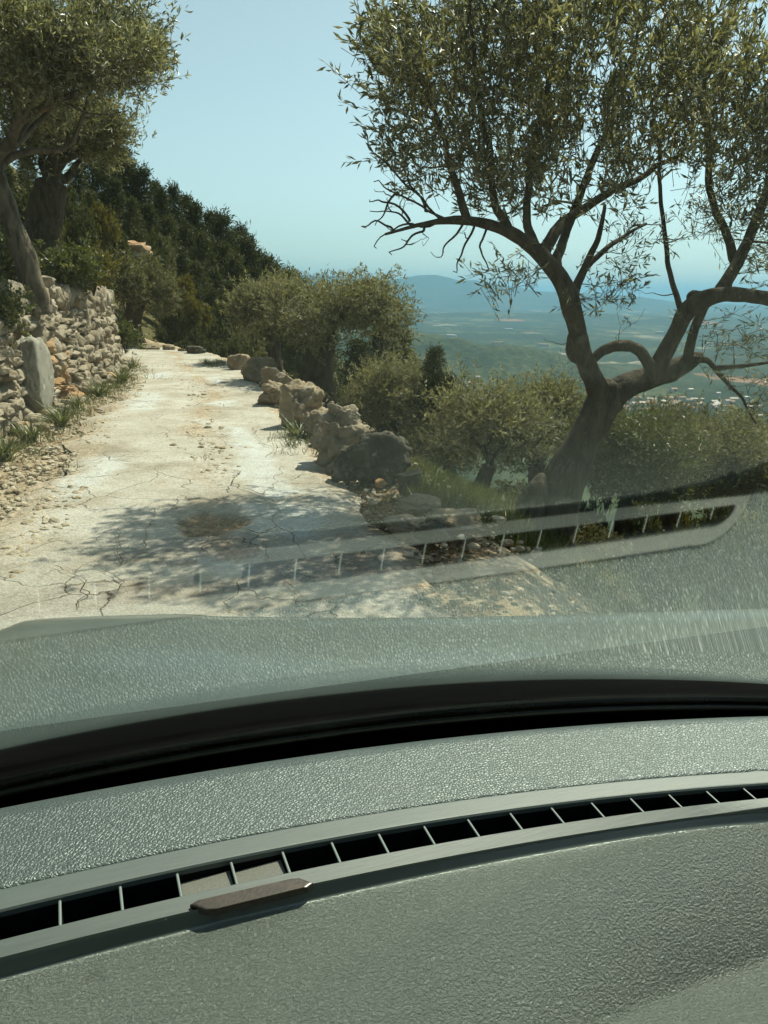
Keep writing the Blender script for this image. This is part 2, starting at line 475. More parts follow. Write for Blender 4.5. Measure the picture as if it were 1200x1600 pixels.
# far mountain range
prof = [(100, 436), (300, 434), (440, 429), (500, 430), (560, 435), (600, 437), (630, 434), (650, 430), (680, 429), (700, 433), (720, 439), (740, 438), (760, 441), (800, 448), (850, 455), (930, 460), (1000, 464), (1050, 472), (1200, 478), (1400, 474), (1700, 480)]
xs = np.linspace(100, 1700, 260)
ys = np.interp(xs, [p[0] for p in prof], [p[1] for p in prof]) + fbm2(xs, xs * 0, .02, 3, 70) * 1.0
DM = 15000.0
ridge = np.array([at(a, b, DM) for a, b in zip(xs, ys)])
s_ = np.linspace(-1, 1, 33)
P = []
for q in s_:
    h = (1 - abs(q)) ** 1.25
    off = q * 2600
    z = PLAIN - 10 + (ridge[:, 2] - PLAIN + 10) * h + fbm2(ridge[:, 0], np.full(len(xs), off), .0011, 5, 80) * 42 * (1 - h) * (abs(q) < .98)
    P.append(np.stack([ridge[:, 0] * (1 + off / DM), ridge[:, 1] + off, z], 1))
mb = MB(); mb.add(np.stack(P, 0).reshape(-1, 3), grid_faces(33, len(xs)))
n = NT('mountain_slope')
c = n.ramp(n.noise(n.coord(), .0011, 6, .65), [(.35, (.020, .030, .016)), (.6, (.045, .054, .030)), (.75, (.11, .105, .08))])
tag(mb.build('mountains', n.end(n.prin(c, .95, .05))), kind='structure')

# ------------------------------------------------------------------ road
L_EDGE = [(-1.55, -5), (-2.05, 2), (-2.4, 4.7), (-2.72, 6), (-3.15, 7.7), (-3.85, 11.0), (-4.75, 14.3), (-5.7, 17.2), (-7.2, 19.0), (-12, 20.3)]
R_EDGE = [(.95, -5), (.45, 2), (.12, 4.4), (-.28, 6.2), (-.84, 8.2), (-1.35, 10.05), (-2.14, 12.85), (-2.93, 15.5), (-4.2, 18.6), (-6.3, 20.6), (-12, 22.3)]
NL, NW = 900, 130
le = smooth_line(L_EDGE, NL); re = smooth_line(R_EDGE, NL)
tl = np.linspace(0, 1, NL)
# finer rows near the viewer
le[:, 0] += fbm2(le[:, 1], le[:, 0] * 0, 1.6, 4, 51) * .13
re[:, 0] += fbm2(re[:, 1], re[:, 0] * 0 + 9, 1.6, 4, 52) * .15
w_ = np.linspace(0, 1, NW)
P = le[:, None] * (1 - w_)[None, :, None] + re[:, None] * w_[None, :, None]
X, Y = P[..., 0], P[..., 1]
lift = np.minimum(np.minimum(w_, 1 - w_) * 14, 1)[None] * .03
Z = .012 + lift + (fbm2(X, Y, .8, 3, 55) * .012 + fbm2(X, Y, 5, 3, 56) * .004).reshape(X.shape)
pot = [(-1.32, 4.86), (-1.22, 5.0), (-1.05, 4.98), (-.93, 4.86), (-.9, 4.7), (-1.0, 4.58), (-1.14, 4.52), (-1.22, 4.56), (-1.3, 4.68)]
wx = fbm2(X, Y, 6, 3, 57).reshape(X.shape) * .05; wy = fbm2(X, Y, 6, 3, 58).reshape(X.shape) * .05
def soft(poly, d):
    g = 0
    for ox, oy in ((0, 0), (d, 0), (-d, 0), (0, d), (0, -d), (d * .7, d * .7), (-d * .7, d * .7), (d * .7, -d * .7), (-d * .7, -d * .7)):
        g = g + inpoly(X + wx + ox, Y + wy + oy, poly)
    return g / 9.
hole = soft(pot, .03)
Z = Z - hole * .03
def gpoly(*px): return [tuple(onz(a, b)[:2]) for a, b in px]
pale = [gpoly((352, 672), (385, 672), (400, 690), (425, 715), (440, 760), (470, 775), (420, 790), (375, 750), (368, 712)),
        gpoly((100, 745), (130, 722), (185, 720), (200, 738), (165, 752), (115, 790), (85, 792)),
        gpoly((195, 632), (215, 617), (250, 618), (258, 630), (232, 648), (205, 648)),
        gpoly((320, 632), (365, 630), (372, 640), (330, 643)), gpoly((305, 890), (330, 862), (370, 850), (410, 870), (400, 905), (330, 912)),
        gpoly((310, 596), (345, 592), (350, 604), (312, 608)), gpoly((230, 588), (268, 585), (268, 594), (235, 596)), gpoly((380, 800), (450, 790), (520, 810), (480, 850), (400, 840))]
pm = np.zeros(X.shape)
for q in pale: pm = np.maximum(pm, soft(q, .05))
dirt = sstep(.17, .0, np.minimum(w_, (1 - w_) * 1.5))[None] * (.6 + .5 * fbm2(X, Y, 3, 4, 61).reshape(X.shape))
strip = np.exp(-((w_[None] - .56 - .06 * np.sin(Y * .7)) / .07) ** 2) * sstep(-.1, .5, fbm2(X, Y, 1.6, 4, 62).reshape(X.shape))
gravelly = np.clip(np.maximum(dirt, .75 * strip), 0, 1)
mb = MB(); mb.add(np.stack([X, Y, Z], -1).reshape(-1, 3), grid_faces(NL, NW))
n = NT('worn_concrete')
v = n.coord()
a = n.noise(v, 1.3, 7, .62, .5)
c = n.ramp(a, [(.3, (.245, .212, .165)), (.45, (.35, .32, .265)), (.58, (.405, .378, .325)), (.75, (.465, .446, .40))])
c = n.mix(n.math('MULTIPLY', n.attr('pale'), n.ramp(n.noise(v, 4, 5, .7), [(.3, .45), (.6, .95)])), c, n.ramp(n.noise(v, 9, 4, .6), [(.3, (.40, .41, .385)), (.7, (.49, .50, .475))]))
st = n.noise(v, 3.3, 6, .7)
c = n.mix(n.ramp(st, [(.55, 0.), (.75, .55)]), c, (.27, .20, .125))
gv = n.ramp(n.voro(v, 46, out='Color'), [(.2, .25), (.8, .75)])
grav = n.mix(.55, n.ramp(n.noise(v, 5, 5, .7), [(.3, (.22, .15, .085)), (.6, (.36, .28, .19)), (.8, (.47, .41, .32))]), gv, 'OVERLAY')
c = n.mix(n.attr('dirt'), c, grav)
c = n.mix(n.attr('hole'), c, n.mix(.4, n.ramp(n.noise(v, 26, 5, .75), [(.3, (.10, .06, .032)), (.55, (.20, .13, .075)), (.75, (.36, .28, .2))]), gv, 'OVERLAY'))
# fine map cracking
wv = n.n('VectorMath', operation='ADD'); n.l(v, wv.inputs[0])
w2 = n.n('TexNoise'); w2.inputs['Scale'].default_value = 2.2; w2.inputs['Detail'].default_value = 5; n.l(v, w2.inputs['Vector'])
w3 = n.n('VectorMath', operation='SCALE'); n.l(w2.outputs['Color'], w3.inputs[0]); w3.inputs[3].default_value = .5; n.l(w3.outputs[0], wv.inputs[1])
e1 = n.voro(wv.outputs[0], 1.7, 'DISTANCE_TO_EDGE')
cm = n.math('MULTIPLY', n.ramp(e1, [(.0, 1.), (.013, 0.)]), n.ramp(n.noise(v, 1.1, 3), [(.42, 0.), (.56, .95)]))
c = n.mix(cm, c, (.12, .09, .055))
spk = n.noise(v, 55, 5, .75)
c = n.mix(.38, c, n.ramp(spk, [(.32, .22), (.66, .78)]), 'OVERLAY')
c = n.mix(.14, c, gv, 'OVERLAY')
stn = n.noise(n.mapv((1, .55, 1)), 6.5, 6, .72, .8)
c = n.mix(n.ramp(stn, [(.56, 0.), (.72, .6)]), c, (.19, .145, .095))
h = n.math('ADD', n.noise(v, 22, 6, .72), n.math('MULTIPLY', n.voro(v, 60), .35))
h = n.math('SUBTRACT', h, n.math('MULTIPLY', cm, .8))
nb = n.bump(h, .8, .013)
road = mb.build('road', n.end(n.prin(c, .93, .12, nb)), attrs=dict(pale=pm.ravel(), dirt=gravelly.ravel(), hole=hole.ravel()))
tag(road, kind='structure')

def road_h(x, y):
    return .05 + float(fbm2(np.array([x]), np.array([y]), .8, 3, 55)[0]) * .012
# open cracks and broken slab edges, as thin irregular strips
mb = MB()
rng = np.random.default_rng(5)
cracks = [[(318, 690), (322, 712), (335, 735), (350, 742), (372, 748), (372, 765), (395, 775), (420, 785), (455, 800), (480, 795)], [(180, 725), (195, 732), (230, 733), (265, 728), (300, 735)],
          [(190, 838), (182, 860), (190, 880), (180, 905), (195, 925), (185, 950)], [(285, 905), (330, 870), (362, 855), (400, 868), (420, 890), (445, 905)], [(320, 775), (355, 772), (385, 785)],
          [(355, 850), (385, 842), (420, 850)], [(240, 600), (262, 590), (300, 592)], [(340, 600), (372, 603), (400, 600)], [(60, 830), (110, 838), (165, 828)], [(325, 640), (360, 642), (400, 640)], [(400, 660), (402, 690), (420, 705), (432, 716)],
          [(250, 800), (230, 830), (235, 860), (215, 880)], [(430, 905), (460, 935), (455, 965)], [(90, 900), (130, 930), (125, 965)], [(225, 690), (270, 686), (310, 690)]]
for c_ in cracks:
    g = np.array([onz(a, b) for a, b in c_])
    g = smooth_line(g, 24 * len(c_))
    g[:, :2] += np.stack([fbm2(g[:, 0], g[:, 1], 7, 4, 90), fbm2(g[:, 0], g[:, 1], 7, 4, 91)], 1) * .05
    t = np.gradient(g, axis=0); t /= np.linalg.norm(t, axis=1)[:, None] + 1e-9
    s = np.stack([-t[:, 1], t[:, 0], 0 * t[:, 0]], 1)
    wd_ = (.0014 + .0035 * np.abs(fbm2(g[:, 0], g[:, 1], 5, 3, 92))) * np.sin(np.linspace(.05, 3.09, len(g))) ** .5
    zz = np.array([road_h(x, y) for x, y in g[:, :2]]) + .0085
    a = g - s * wd_[:, None]; b = g + s * wd_[:, None]; a[:, 2] = zz; b[:, 2] = zz
    k = len(g); i = np.arange(k - 1)
    mb.add(np.vstack([a, b]), np.stack([i, i + k, i + k + 1, i + 1], 1))
tag(mb.build('road_cracks', M['humus']), kind='structure')

# loose stones on the left shoulder, and in patches on the road
mb = MB(); rng = np.random.default_rng(11)
iv, if_ = ICO[1]
k = 0
while k < 9500:
    u = rng.random()
    y = 3.0 + 14 * u ** 1.5
    lx = np.interp(y, [p[1] for p in L_EDGE[:8]], [p[0] for p in L_EDGE[:8]]); wl = np.interp(y, [p[1] for p in WALL], [p[0] for p in WALL])
    q = rng.random()
    if q < .80: x = lx + .38 - abs(rng.normal()) * .72
    elif q < .9:
        rx = np.interp(y, [p[1] for p in R_EDGE[:8]], [p[0] for p in R_EDGE[:8]]); x = rx - .1 + rng.random() * .9
    else: x = -9 if y < 5.6 else lx * .45 + .55 * np.interp(y, [p[1] for p in R_EDGE[:8]], [p[0] for p in R_EDGE[:8]]) + rng.normal() * .14
    if x < wl + .12: continue
    k += 1
    s = rng.lognormal(-4.6, .6); s = min(s, .034)
    vv = iv * (1 + .35 * (rng.random((len(iv), 1)) - .5)) * np.array([s * rng.uniform(.8, 1.5), s * rng.uniform(.7, 1.2), s * rng.uniform(.4, .8)])
    mb.add(rotz(vv, rng.random() * 6.28) + [x, y, (0.03 if x > lx + .1 else 0.0) + s * .2], if_)
gm = mb.build('gravel', mat_stone('gravel_stone', (.26, .20, .13), (.42, .36, .27), (.55, .50, .42), 12, .004), smooth=False)
tag(gm, 'loose pale stones and grit along both road shoulders', 'gravel', kind='stuff')

# ------------------------------------------------------------------ the car round the camera
YAW = .39036
car = tag(empty('car', (0, 0, 0), YAW), 'grey green car seen from inside over its dashboard', 'car')
def build_car():
    # car axes: x right, y forward, origin on the road below the eye
    def dz(x, y): return EYE - .35 + .09764 * (y - .45) - .05922 * x
    def yF(x): return .525 - .19 * (x - .08) ** 2
    def yV(x):
        x = np.asarray(x, float)
        a = .4435 - .21 * (x - .075) ** 2
        u = np.clip((x - .498) / .0535, 0, 1)
        b = (.4435 - .21 * (.498 - .075) ** 2)
        arc = .3575 + (b - .3575) * np.sqrt(np.clip(1 - u * u, 0, 1))
        return np.where(x < .498, a, np.where(x < .5515, arc, yP(x)))
    def yP(x): return .3945 - .15 * (np.asarray(x, float) - .06) ** 2
    def yOf(x): return .4265 - .2 * (x - .07) ** 2
    def yOb(x): return .4055 - .17 * (x - .07) ** 2

    # --- leather-grained front shelf with a rolled lip
    n = NT('grained_dash_skin')
    v = n.coord()
    wn = n.n('TexNoise'); wn.inputs['Scale'].default_value = 160; wn.inputs['Detail'].default_value = 2; n.l(v, wn.inputs['Vector'])
    ws = n.n('VectorMath', operation='SCALE'); n.l(wn.outputs['Color'], ws.inputs[0]); ws.inputs[3].default_value = .0026
    wa = n.n('VectorMath', operation='ADD'); n.l(v, wa.inputs[0]); n.l(ws.outputs[0], wa.inputs[1])
    e = n.voro(wa.outputs[0], 420, 'DISTANCE_TO_EDGE')
    h = n.ramp(e, [(0, 0.), (.12, .55), (.35, 1.)])
    h = n.math('ADD', h, n.math('MULTIPLY', n.noise(v, 900, 3, .6), .25))
    dirt = n.noise(v, 9, 5, .65)
    c = n.mix(n.ramp(dirt, [(.4, 0.), (.75, .5)]), (.031, .042, .040), (.052, .062, .057))

    dv = n.n('TexVoronoi', feature='F1'); dv.inputs['Scale'].default_value = 75; n.l(v, dv.inputs['Vector'])
    ds = n.n('SeparateColor'); n.l(dv.outputs['Color'], ds.inputs[0])
    dm_ = n.math('MULTIPLY', n.math('LESS_THAN', n.math('ADD', dv.outputs['Distance'], n.math('MULTIPLY', n.noise(v, 500, 2), .05)), .075), n.math('GREATER_THAN', ds.outputs[0], .72))
    c = n.mix(n.math('MULTIPLY', dm_, .55), c, (.34, .33, .28))
    nb = n.bump(h, .40, .0008)
    skin = n.end(n.sheen(n.prin(c, n.ramp(dirt, [(.3, .44), (.7, .52)]), .72, nb), (.90, 1.0, .97)))
    n = NT('wrinkled_dash_pad')
    v = n.coord()
    h = n.noise(n.mapv((420, 620, 420)), 1.0, 4, .6, .5)
    h2 = n.noise(v, 1500, 3, .6)
    hh = n.math('ADD', h, n.math('MULTIPLY', h2, .3))
    dirt = n.noise(v, 7, 5, .65)
    sm = n.attr('smooth')
    c = n.mix(n.ramp(dirt, [(.4, 0.), (.75, .5)]), (.056, .067, .054), (.084, .092, .076))
    crumbs = n.ramp(n.noise(v, 34, 2, .4), [(.755, 0.), (.78, .6)])
    c = n.mix(crumbs, c, (.03, .032, .026))

    dv = n.n('TexVoronoi', feature='F1'); dv.inputs['Scale'].default_value = 75; n.l(v, dv.inputs['Vector'])
    ds = n.n('SeparateColor'); n.l(dv.outputs['Color'], ds.inputs[0])
    dm_ = n.math('MULTIPLY', n.math('LESS_THAN', n.math('ADD', dv.outputs['Distance'], n.math('MULTIPLY', n.noise(v, 500, 2), .05)), .075), n.math('GREATER_THAN', ds.outputs[0], .72))
    c = n.mix(n.math('MULTIPLY', dm_, .55), c, (.34, .33, .28))
    b = n.n('Bump'); n.l(hh, b.inputs['Height']); b.inputs['Distance'].default_value = .0027
    n.l(n.math('SUBTRACT', .85, n.math('MULTIPLY', sm, .8)), b.inputs['Strength'])
    pad_m = n.end(n.sheen(n.prin(c, .30, 1.1, b.outputs[0]), (.93, 1.0, .96)))
    n = NT('satin_vent_plastic')
    v = n.coord()
    sc_ = n.noise(n.mapv((30, 400, 400)), 1, 5, .7)
    vent_m = n.end(n.prin(n.ramp(sc_, [(.3, (.048, .062, .056)), (.7, (.062, .077, .070))]), .52, .6, n.bump(sc_, .2, .0006)))
    n = NT('fin_plastic'); fin_m = n.end(n.prin((.13, .155, .145), .4, .5))
    n = NT('duct_black'); black_m = n.end(n.prin((.004, .004, .004), .8, .1))
    n = NT('black_gloss_trim'); v = n.coord()
    gloss_m = n.end(n.prin(n.ramp(n.noise(v, 40, 3), [(.3, (.006, .008, .005)), (.7, (.02, .024, .014))]), .22, .5))

    xs = np.concatenate([np.linspace(-.8, .49, 130), np.linspace(.4925, .56, 46), np.linspace(.57, .95, 40)])
    t = np.linspace(0, 1, 40)
    P = []
    rl = .034
    for x in xs:
        y0, y1 = float(yV(x)), float(yF(x)) - rl * .53
        ys_ = [y0 + .0004, y0 + .0004, y0 + .0016] + list(y0 + .003 + (y1 - y0 - .003) * t)
        zs_ = [dz(x, y0) - .02, dz(x, y0) - .0016, dz(x, y0) - .0003] + [dz(x, q) for q in ys_[3:]]
        sa = math.radians(33.2 + max(.2 - x, 0) * 9)
        for a in np.linspace(.06, 1.0, 12) * sa:
            ys_.append(y1 + rl * math.sin(a)); zs_.append(dz(x, y1) - rl * (1 - math.cos(a)))
        ll = .066 * max(1 - (abs(x - .05) / .60) ** 2, .05)
        for q in np.linspace(.2, 1, 5): ys_.append(ys_[-1] + .2 * ll * math.cos(sa)); zs_.append(zs_[-1] - .2 * ll * math.sin(sa))
        ys_ += [ys_[-1] - .002, ys_[-1] - .004]; zs_ += [zs_[-1] - .02, zs_[-1] - .04]
        P.append(np.stack([np.full(len(ys_), x), ys_, zs_], 1))
    P = np.array(P)
    P[:, 3:43, 2] += (fbm2(P[:, 3:43, 0], P[:, 3:43, 1], 7, 2, 5) * .0006).reshape(P[:, 3:43, 2].shape)
    mb = MB(); mb.add(P.reshape(-1, 3), grid_faces(P.shape[0], P.shape[1]))
    mb.build('dashboard', skin, car)

    # --- near pad below the vent
    rows = np.concatenate([np.linspace(0, .03, 5), np.linspace(.035, .06, 5), np.linspace(.065, 1, 220)])
    P, SM = [], []
    for x in xs:
        y0 = float(yP(x)); k = np.interp(x, [-.2, 0, .5], [1.25, 1.0, .62])
        A = .060 * float(sstep(-.05, .40, np.array(x))); yc = .256 + A * .83
        ys_, zs_, sm_ = [], [], []
        for r in rows:
            if r <= .03: y = y0 - .0005; z = dz(x, y) - .0005 - r * .05
            elif r <= .06:
                q = (r - .03) / .03; y = y0 - .0005 - q * .003; z = dz(x, y) - .002 - .0088 * k * q
            else:
                q = (r - .06) / .94; y = y0 - .0035 - q * .5; z = dz(x, y) - .002 - .0088 * k - .25 * max(0, q - .5) ** 2
            tt = min(max((yc + .07 - y) / .07, 0), 1)
            z -= A * tt ** 1.7
            
            ys_.append(y); zs_.append(z); sm_.append(1.0 if r < .062 else 0.0)
        P.append(np.stack([np.full(len(ys_), x), ys_, zs_], 1)); SM.append(sm_)
    P = np.array(P)
    mb = MB(); mb.add(P.reshape(-1, 3), grid_faces(P.shape[0], P.shape[1])[:, ::-1])
    mb.build('dashboard_pad', pad_m, car, attrs=dict(smooth=np.array(SM).ravel()))

    # --- long defroster vent: frame, fins, duct
    tf = np.linspace(0, 1, 110); ac = np.linspace(0, math.pi / 2, 16)[1:]
    xo = list(-.45 + (.498 + .45) * tf); yo = [float(yV(q)) for q in xo]
    xi = list(-.45 + (.512 + .45) * tf); yi = [float(yOf(q)) for q in xi]
    for a in ac:
        q = .498 + .053 * math.sin(a); xo.append(q); yo.append(.3575 + (float(yV(.498)) - .3575) * math.cos(a))
        q = .512 + .023 * math.sin(a); xi.append(q); yi.append(float(yOb(.535)) + .001 + (float(yOf(.512)) - float(yOb(.535)) - .001) * math.cos(a))
    xb = np.linspace(.545, -.45, 110); xo += list(xb); yo += [float(yP(q)) for q in xb]
    xb = np.linspace(.530, -.45, 110); xi += list(xb); yi += [float(yOb(q)) for q in xb]
    xo, yo, xi, yi = map(np.array, (xo, yo, xi, yi))
    bk = np.concatenate([np.zeros(125), np.linspace(0, 1, 14), np.ones(96)])
    def lay(x, y, o, k=0.0): return np.stack([x, y, dz(x, y) + o - bk * k], 1)
    def lerp(a): return xo + (xi - xo) * a, yo + (yi - yo) * a
    prof_ = [(lay(xo, yo, -.02, .0035)), lay(xo, yo, -.001, .0035), lay(*lerp(.02), .0002, .0035), lay(*lerp(.06), .0009, .0034), lay(*lerp(.10), .0011, .0032), lay(*lerp(.9), .0011), lay(*lerp(.95), .0008), lay(xi, yi, -.0004), lay(xi, yi, -.004), lay(xi, yi, -.05)]
    mb = MB(); Pn = np.array(prof_); mb.add(Pn.reshape(-1, 3), grid_faces(Pn.shape[0], Pn.shape[1])[:, ::-1])
    frame = mb.build('air_vent', [vent_m, black_m], car, smooth=False)
    frame.data.polygons.foreach_set('material_index', np.repeat([0] * (Pn.shape[0] - 2) + [1], Pn.shape[1] - 1).astype(np.int32))  # inner wall coloured black, standing in for shade inside the vent
    fin0 = None
    for i in range(-12, 17):
        x = (i - 7) * .034221 + .20789
        a, b = float(yOb(x)) - .001, float(yOf(x)) + .001
        if i == 16: a, b = a + .001, b - .004
        w2, top = .0009, -.0018
        yy = np.linspace(a, b, 6)
        v_ = []
        for y in yy:
            z = dz(x, y)
            v_ += [(x - w2, y, z - .026), (x - w2, y, z + top - .0004), (x - w2 * .5, y, z + top), (x + w2 * .5, y, z + top), (x + w2, y, z + top - .0004), (x + w2, y, z - .026)]
        mb = MB(); mb.add(np.array(v_), grid_faces(6, 6)); fo = mb.build('vent_fin', [fin_m, black_m], frame)
        fo.data.polygons.foreach_set('material_index', np.tile([1, 0, 0, 0, 1], 5).astype(np.int32))  # pale tops, sides painted black as the shade between fins
    # duct below the fins
    mb = MB(); xd = np.linspace(-.45, .545, 60); Q = []
    for x in xd:
        a, b = float(yOb(x)) - .004, float(yOf(x)) + .004
        z = dz(x, a)
        Q.append([(x, a, z - .006), (x, a, z - .055), (x, b, z - .055), (x, b, z - .006)])
    mb.add(np.array(Q).reshape(-1, 3), grid_faces(60, 4)); mb.build('vent_duct', black_m, frame)
    # pale blanking block closing two of the cells
    def boxv(x0, x1, y0, y1, z0, z1, bev=.0006):
        V = []
        for z, q in ((z0, 0), (z1 - bev, 0), (z1, bev)):
            V += [(x0 + q, y0 + q, z), (x1 - q, y0 + q, z), (x1 - q, y1 - q, z), (x0 + q, y1 - q, z)]
        F = [[k * 4 + j, k * 4 + (j + 1) % 4, (k + 1) * 4 + (j + 1) % 4, (k + 1) * 4 + j] for k in range(2) for j in range(4)]
        F += [[8, 9, 10, 11], [3, 2, 1, 0]]
        return np.array(V), np.array(F)
    n = NT('dusty_blank'); v = n.coord()
    dm = n.end(n.prin(n.ramp(n.noise(v, 900, 4, .7), [(.4, (.085, .085, .07)), (.7, (.14, .14, .115))]), .5, .5))
    for i in (2, 3):
        x0 = (i - 7) * .034221 + .20789 + .0011
        z = dz(x0, .41)
        mb = MB(); mb.add(*boxv(x0, x0 + .032, .4052, .4258, z - .03, z - .0075)); mb.build('vent_blank', dm, frame, smooth=False)
    # brown clip lying over the rear rim of the vent
    n = NT('rusty_brown_plastic'); v = n.coord()
    cm = n.end(n.prin(n.ramp(n.noise(v, 220, 5, .7), [(.35, (.020, .013, .008)), (.6, (.036, .024, .014)), (.8, (.09, .045, .022))]), .36, .5, n.bump(n.noise(v, 500, 4), .2, .0006)))
    zt = lambda x, y: dz(x, y) - .0002
    out = [(.0405, .3972), (.049, .3905), (.055, .3892), (.112, .3902), (.1165, .3925), (.1095, .3985), (.104, .3995), (.045, .3988)]
    V = []
    ctr = np.mean(out, 0)
    for k, (sh, o) in enumerate(((1, -.003), (1, .0008), (.975, .0015), (.93, .0017))):
        for x, y in out:
            q = ctr + (np.array([x, y]) - ctr) * sh; V.append((q[0], q[1], zt(*q) + o))
    m_ = len(out); F = [[k * m_ + j, k * m_ + (j + 1) % m_, (k + 1) * m_ + (j + 1) % m_, (k + 1) * m_ + j] for k in range(3) for j in range(m_)]
    mb = MB(); mb.add(np.array(V), np.array(F)); mb.add(np.array(V)[24:], np.array([list(range(8))]))
    mb.build('vent_clip', cm, car, smooth=False)['label'] = 'worn dark brown clip on the rim of the vent'

    # --- windscreen: curved shell, clear glass with a black border at its foot
    TH, G0, GY, GR, CA0, CB = .5987614, .63443, -.030025, -.0145294, .2302448, .04080432
    def _rz(a):
        c_, s__ = math.cos(a), math.sin(a); return np.array([[c_, -s__, 0], [s__, c_, 0], [0, 0, 1]])
    Mg = _rz(GY) @ _ry(GR)
    U = Mg @ np.array([1, 0, 0.]); V_ = Mg @ np.array([0, -math.cos(TH), math.sin(TH)]); N_ = np.cross(U, V_)
    O = np.array([0, G0, EYE - .40])
    def gpt(u, v, off=0.0):
        CA = CA0 * (.73 + .27 * float(sstep(.05, .45, np.array(v))))
        nn = N_ - 2 * CA * u * U - 2 * CB * (v - .3) * V_; nn = nn / np.linalg.norm(nn)
        return O + u * U + v * V_ + N_ * (CA * u * u + CB * (v - .3) ** 2) - nn * off
    def vfrit(u): return .052 + .12 * u * u
    uu = np.linspace(-.82, .82, 90)
    def shell(v0, v1, k, off0, off1):
        A_ = np.array([[gpt(u, (v0(u) if callable(v0) else v0) + ((v1(u) if callable(v1) else v1) - (v0(u) if callable(v0) else v0)) * s, off0) for s in np.linspace(0, 1, k)] for u in uu])
        B_ = np.array([[gpt(u, (v0(u) if callable(v0) else v0) + ((v1(u) if callable(v1) else v1) - (v0(u) if callable(v0) else v0)) * s, off1) for s in np.linspace(0, 1, k)] for u in uu])
        return A_, B_
    n = NT('windscreen_glass_inner')
    geo = n.n('NewGeometry')
    ior = n.math('ADD', 1.52, n.math('MULTIPLY', geo.outputs['Backfacing'], 1 / 1.52 - 1.52))
    fr = n.n('Fresnel'); n.l(ior, fr.inputs[0])
    F2 = n.math('MULTIPLY', n.math('POWER', fr.outputs[0], 1.15), 1.08, True)
    tr = n.n('BsdfTransparent'); tr.inputs[0].default_value = (.90, .965, .925, 1)
    gl = n.n('BsdfGlossy'); gl.inputs['Roughness'].default_value = .022; gl.inputs['Color'].default_value = (.93, .98, .95, 1)
    ms = n.n('MixShader'); n.l(F2, ms.inputs[0]); n.l(tr.outputs[0], ms.inputs[1]); n.l(gl.outputs[0], ms.inputs[2])
    v = n.coord()
    film = n.ramp(n.noise(n.mapv((9, 9, 2)), 1, 6, .7), [(.45, .0), (.85, .0035)])
    sp = n.ramp(n.voro(v, 110), [(.05, .05), (.09, 0.)])
    tl = n.n('BsdfTranslucent'); tl.inputs[0].default_value = (.8, .78, .7, 1)
    m2 = n.n('MixShader'); n.l(n.math('ADD', film, n.math('MULTIPLY', sp, n.ramp(n.noise(v, 6, 2), [(.5, 0.), (.7, 1.)]))), m2.inputs[0]); n.l(ms.outputs[0], m2.inputs[1]); n.l(tl.outputs[0], m2.inputs[2])
    g_in = n.end(m2.outputs[0])
    n = NT('windscreen_glass_outer'); tr = n.n('BsdfTransparent'); tr.inputs[0].default_value = (.965, .985, .975, 1); g_out = n.end(tr.outputs[0])
    A_, B_ = shell(vfrit, .95, 70, 0, .005)
    mb = MB(); gf = grid_faces(90, 70)
    mb.add(A_.reshape(-1, 3), gf, 0); mb.add(B_.reshape(-1, 3), gf[:, ::-1], 1)
    ei = np.array([[j, 0] for j in range(90)]); 
    wsn = mb.build('windscreen', [g_in, g_out], car)
    A_, B_ = shell(-.07, vfrit, 14, 0, .005)
    mb = MB(); gf = grid_faces(90, 14); mb.add(A_.reshape(-1, 3), gf); mb.add(B_.reshape(-1, 3), gf[:, ::-1]); mb.build('windscreen_border', gloss_m, wsn)
    # dark well between dashboard lip and glass, rubber seal at the foot of the glass
    Q = []
    for x in np.linspace(-.95, 1.0, 60):
        y = float(yF(x)); g = gpt(x, -.05, .004)
        z0 = dz(x, y) - .055
        Q.append([(x, y - .02, z0 - .01), (x, y + .01, z0 - .03), (g[0], g[1] + .01, min(g[2], z0 - .01) - .01), (g[0], g[1] + .03, g[2] + .004)])
    mb = MB(); mb.add(np.array(Q).reshape(-1, 3), grid_faces(60, 4)); mb.build('cowl_well', black_m, car)
    sl = np.array([gpt(u, vfrit(u) - .012, -.003) for u in uu])
    mb = MB(); v_, f_ = tube(sl, .0045, 8); mb.add(v_, f_); mb.build('windscreen_seal', gloss_m, car)
    Q = []
    for u in np.linspace(-.82, .82, 70):
        g = gpt(u, -.02, .008); g2 = gpt(u, .03, .007)
        Q.append([g2 + (0, .003, -.002), g + (0, .02, -.012), (g[0] * 1.02, max(g[1] + .05, .64 - .1 * u * u), g[2] - .02), (g[0] * (1.05 + abs(u)), .80 - .10 * u * u, EYE - .445 - .05 * u), (g[0] * (1.05 + abs(u)), .81 - .10 * u * u, EYE - .50 - .05 * u)])
    mb = MB(); mb.add(np.array(Q).reshape(-1, 3), grid_faces(70, 5)[:, ::-1]); mb.build('cowl_panel', black_m, car)
    # A pillars and roof
    n = NT('headliner'); hl = n.end(n.prin((.20, .20, .18), .95, .1, n.bump(n.noise(n.coord(), 600, 3), .3, .001)))
    for sgn in (-1, 1):
        pl = np.array([gpt(sgn * .83, v, -.012) for v in np.linspace(-.06, .97, 14)])
        mb = MB(); v_, f_ = tube(pl, np.full(14, .032), 12); mb.add(v_, f_); mb.build('windscreen_pillar', hl, car)
    n = NT('cabin_trim'); ct = n.end(n.prin((.045, .047, .042), .9, .2))
    def plate(name, v):
        v = np.array(v, float); mb = MB(); mb.add(v, np.array([[0, 1, 2, 3], [7, 6, 5, 4], [0, 4, 5, 1], [1, 5, 6, 2], [2, 6, 7, 3], [3, 7, 4, 0]])); mb.build(name, ct, car, smooth=False)
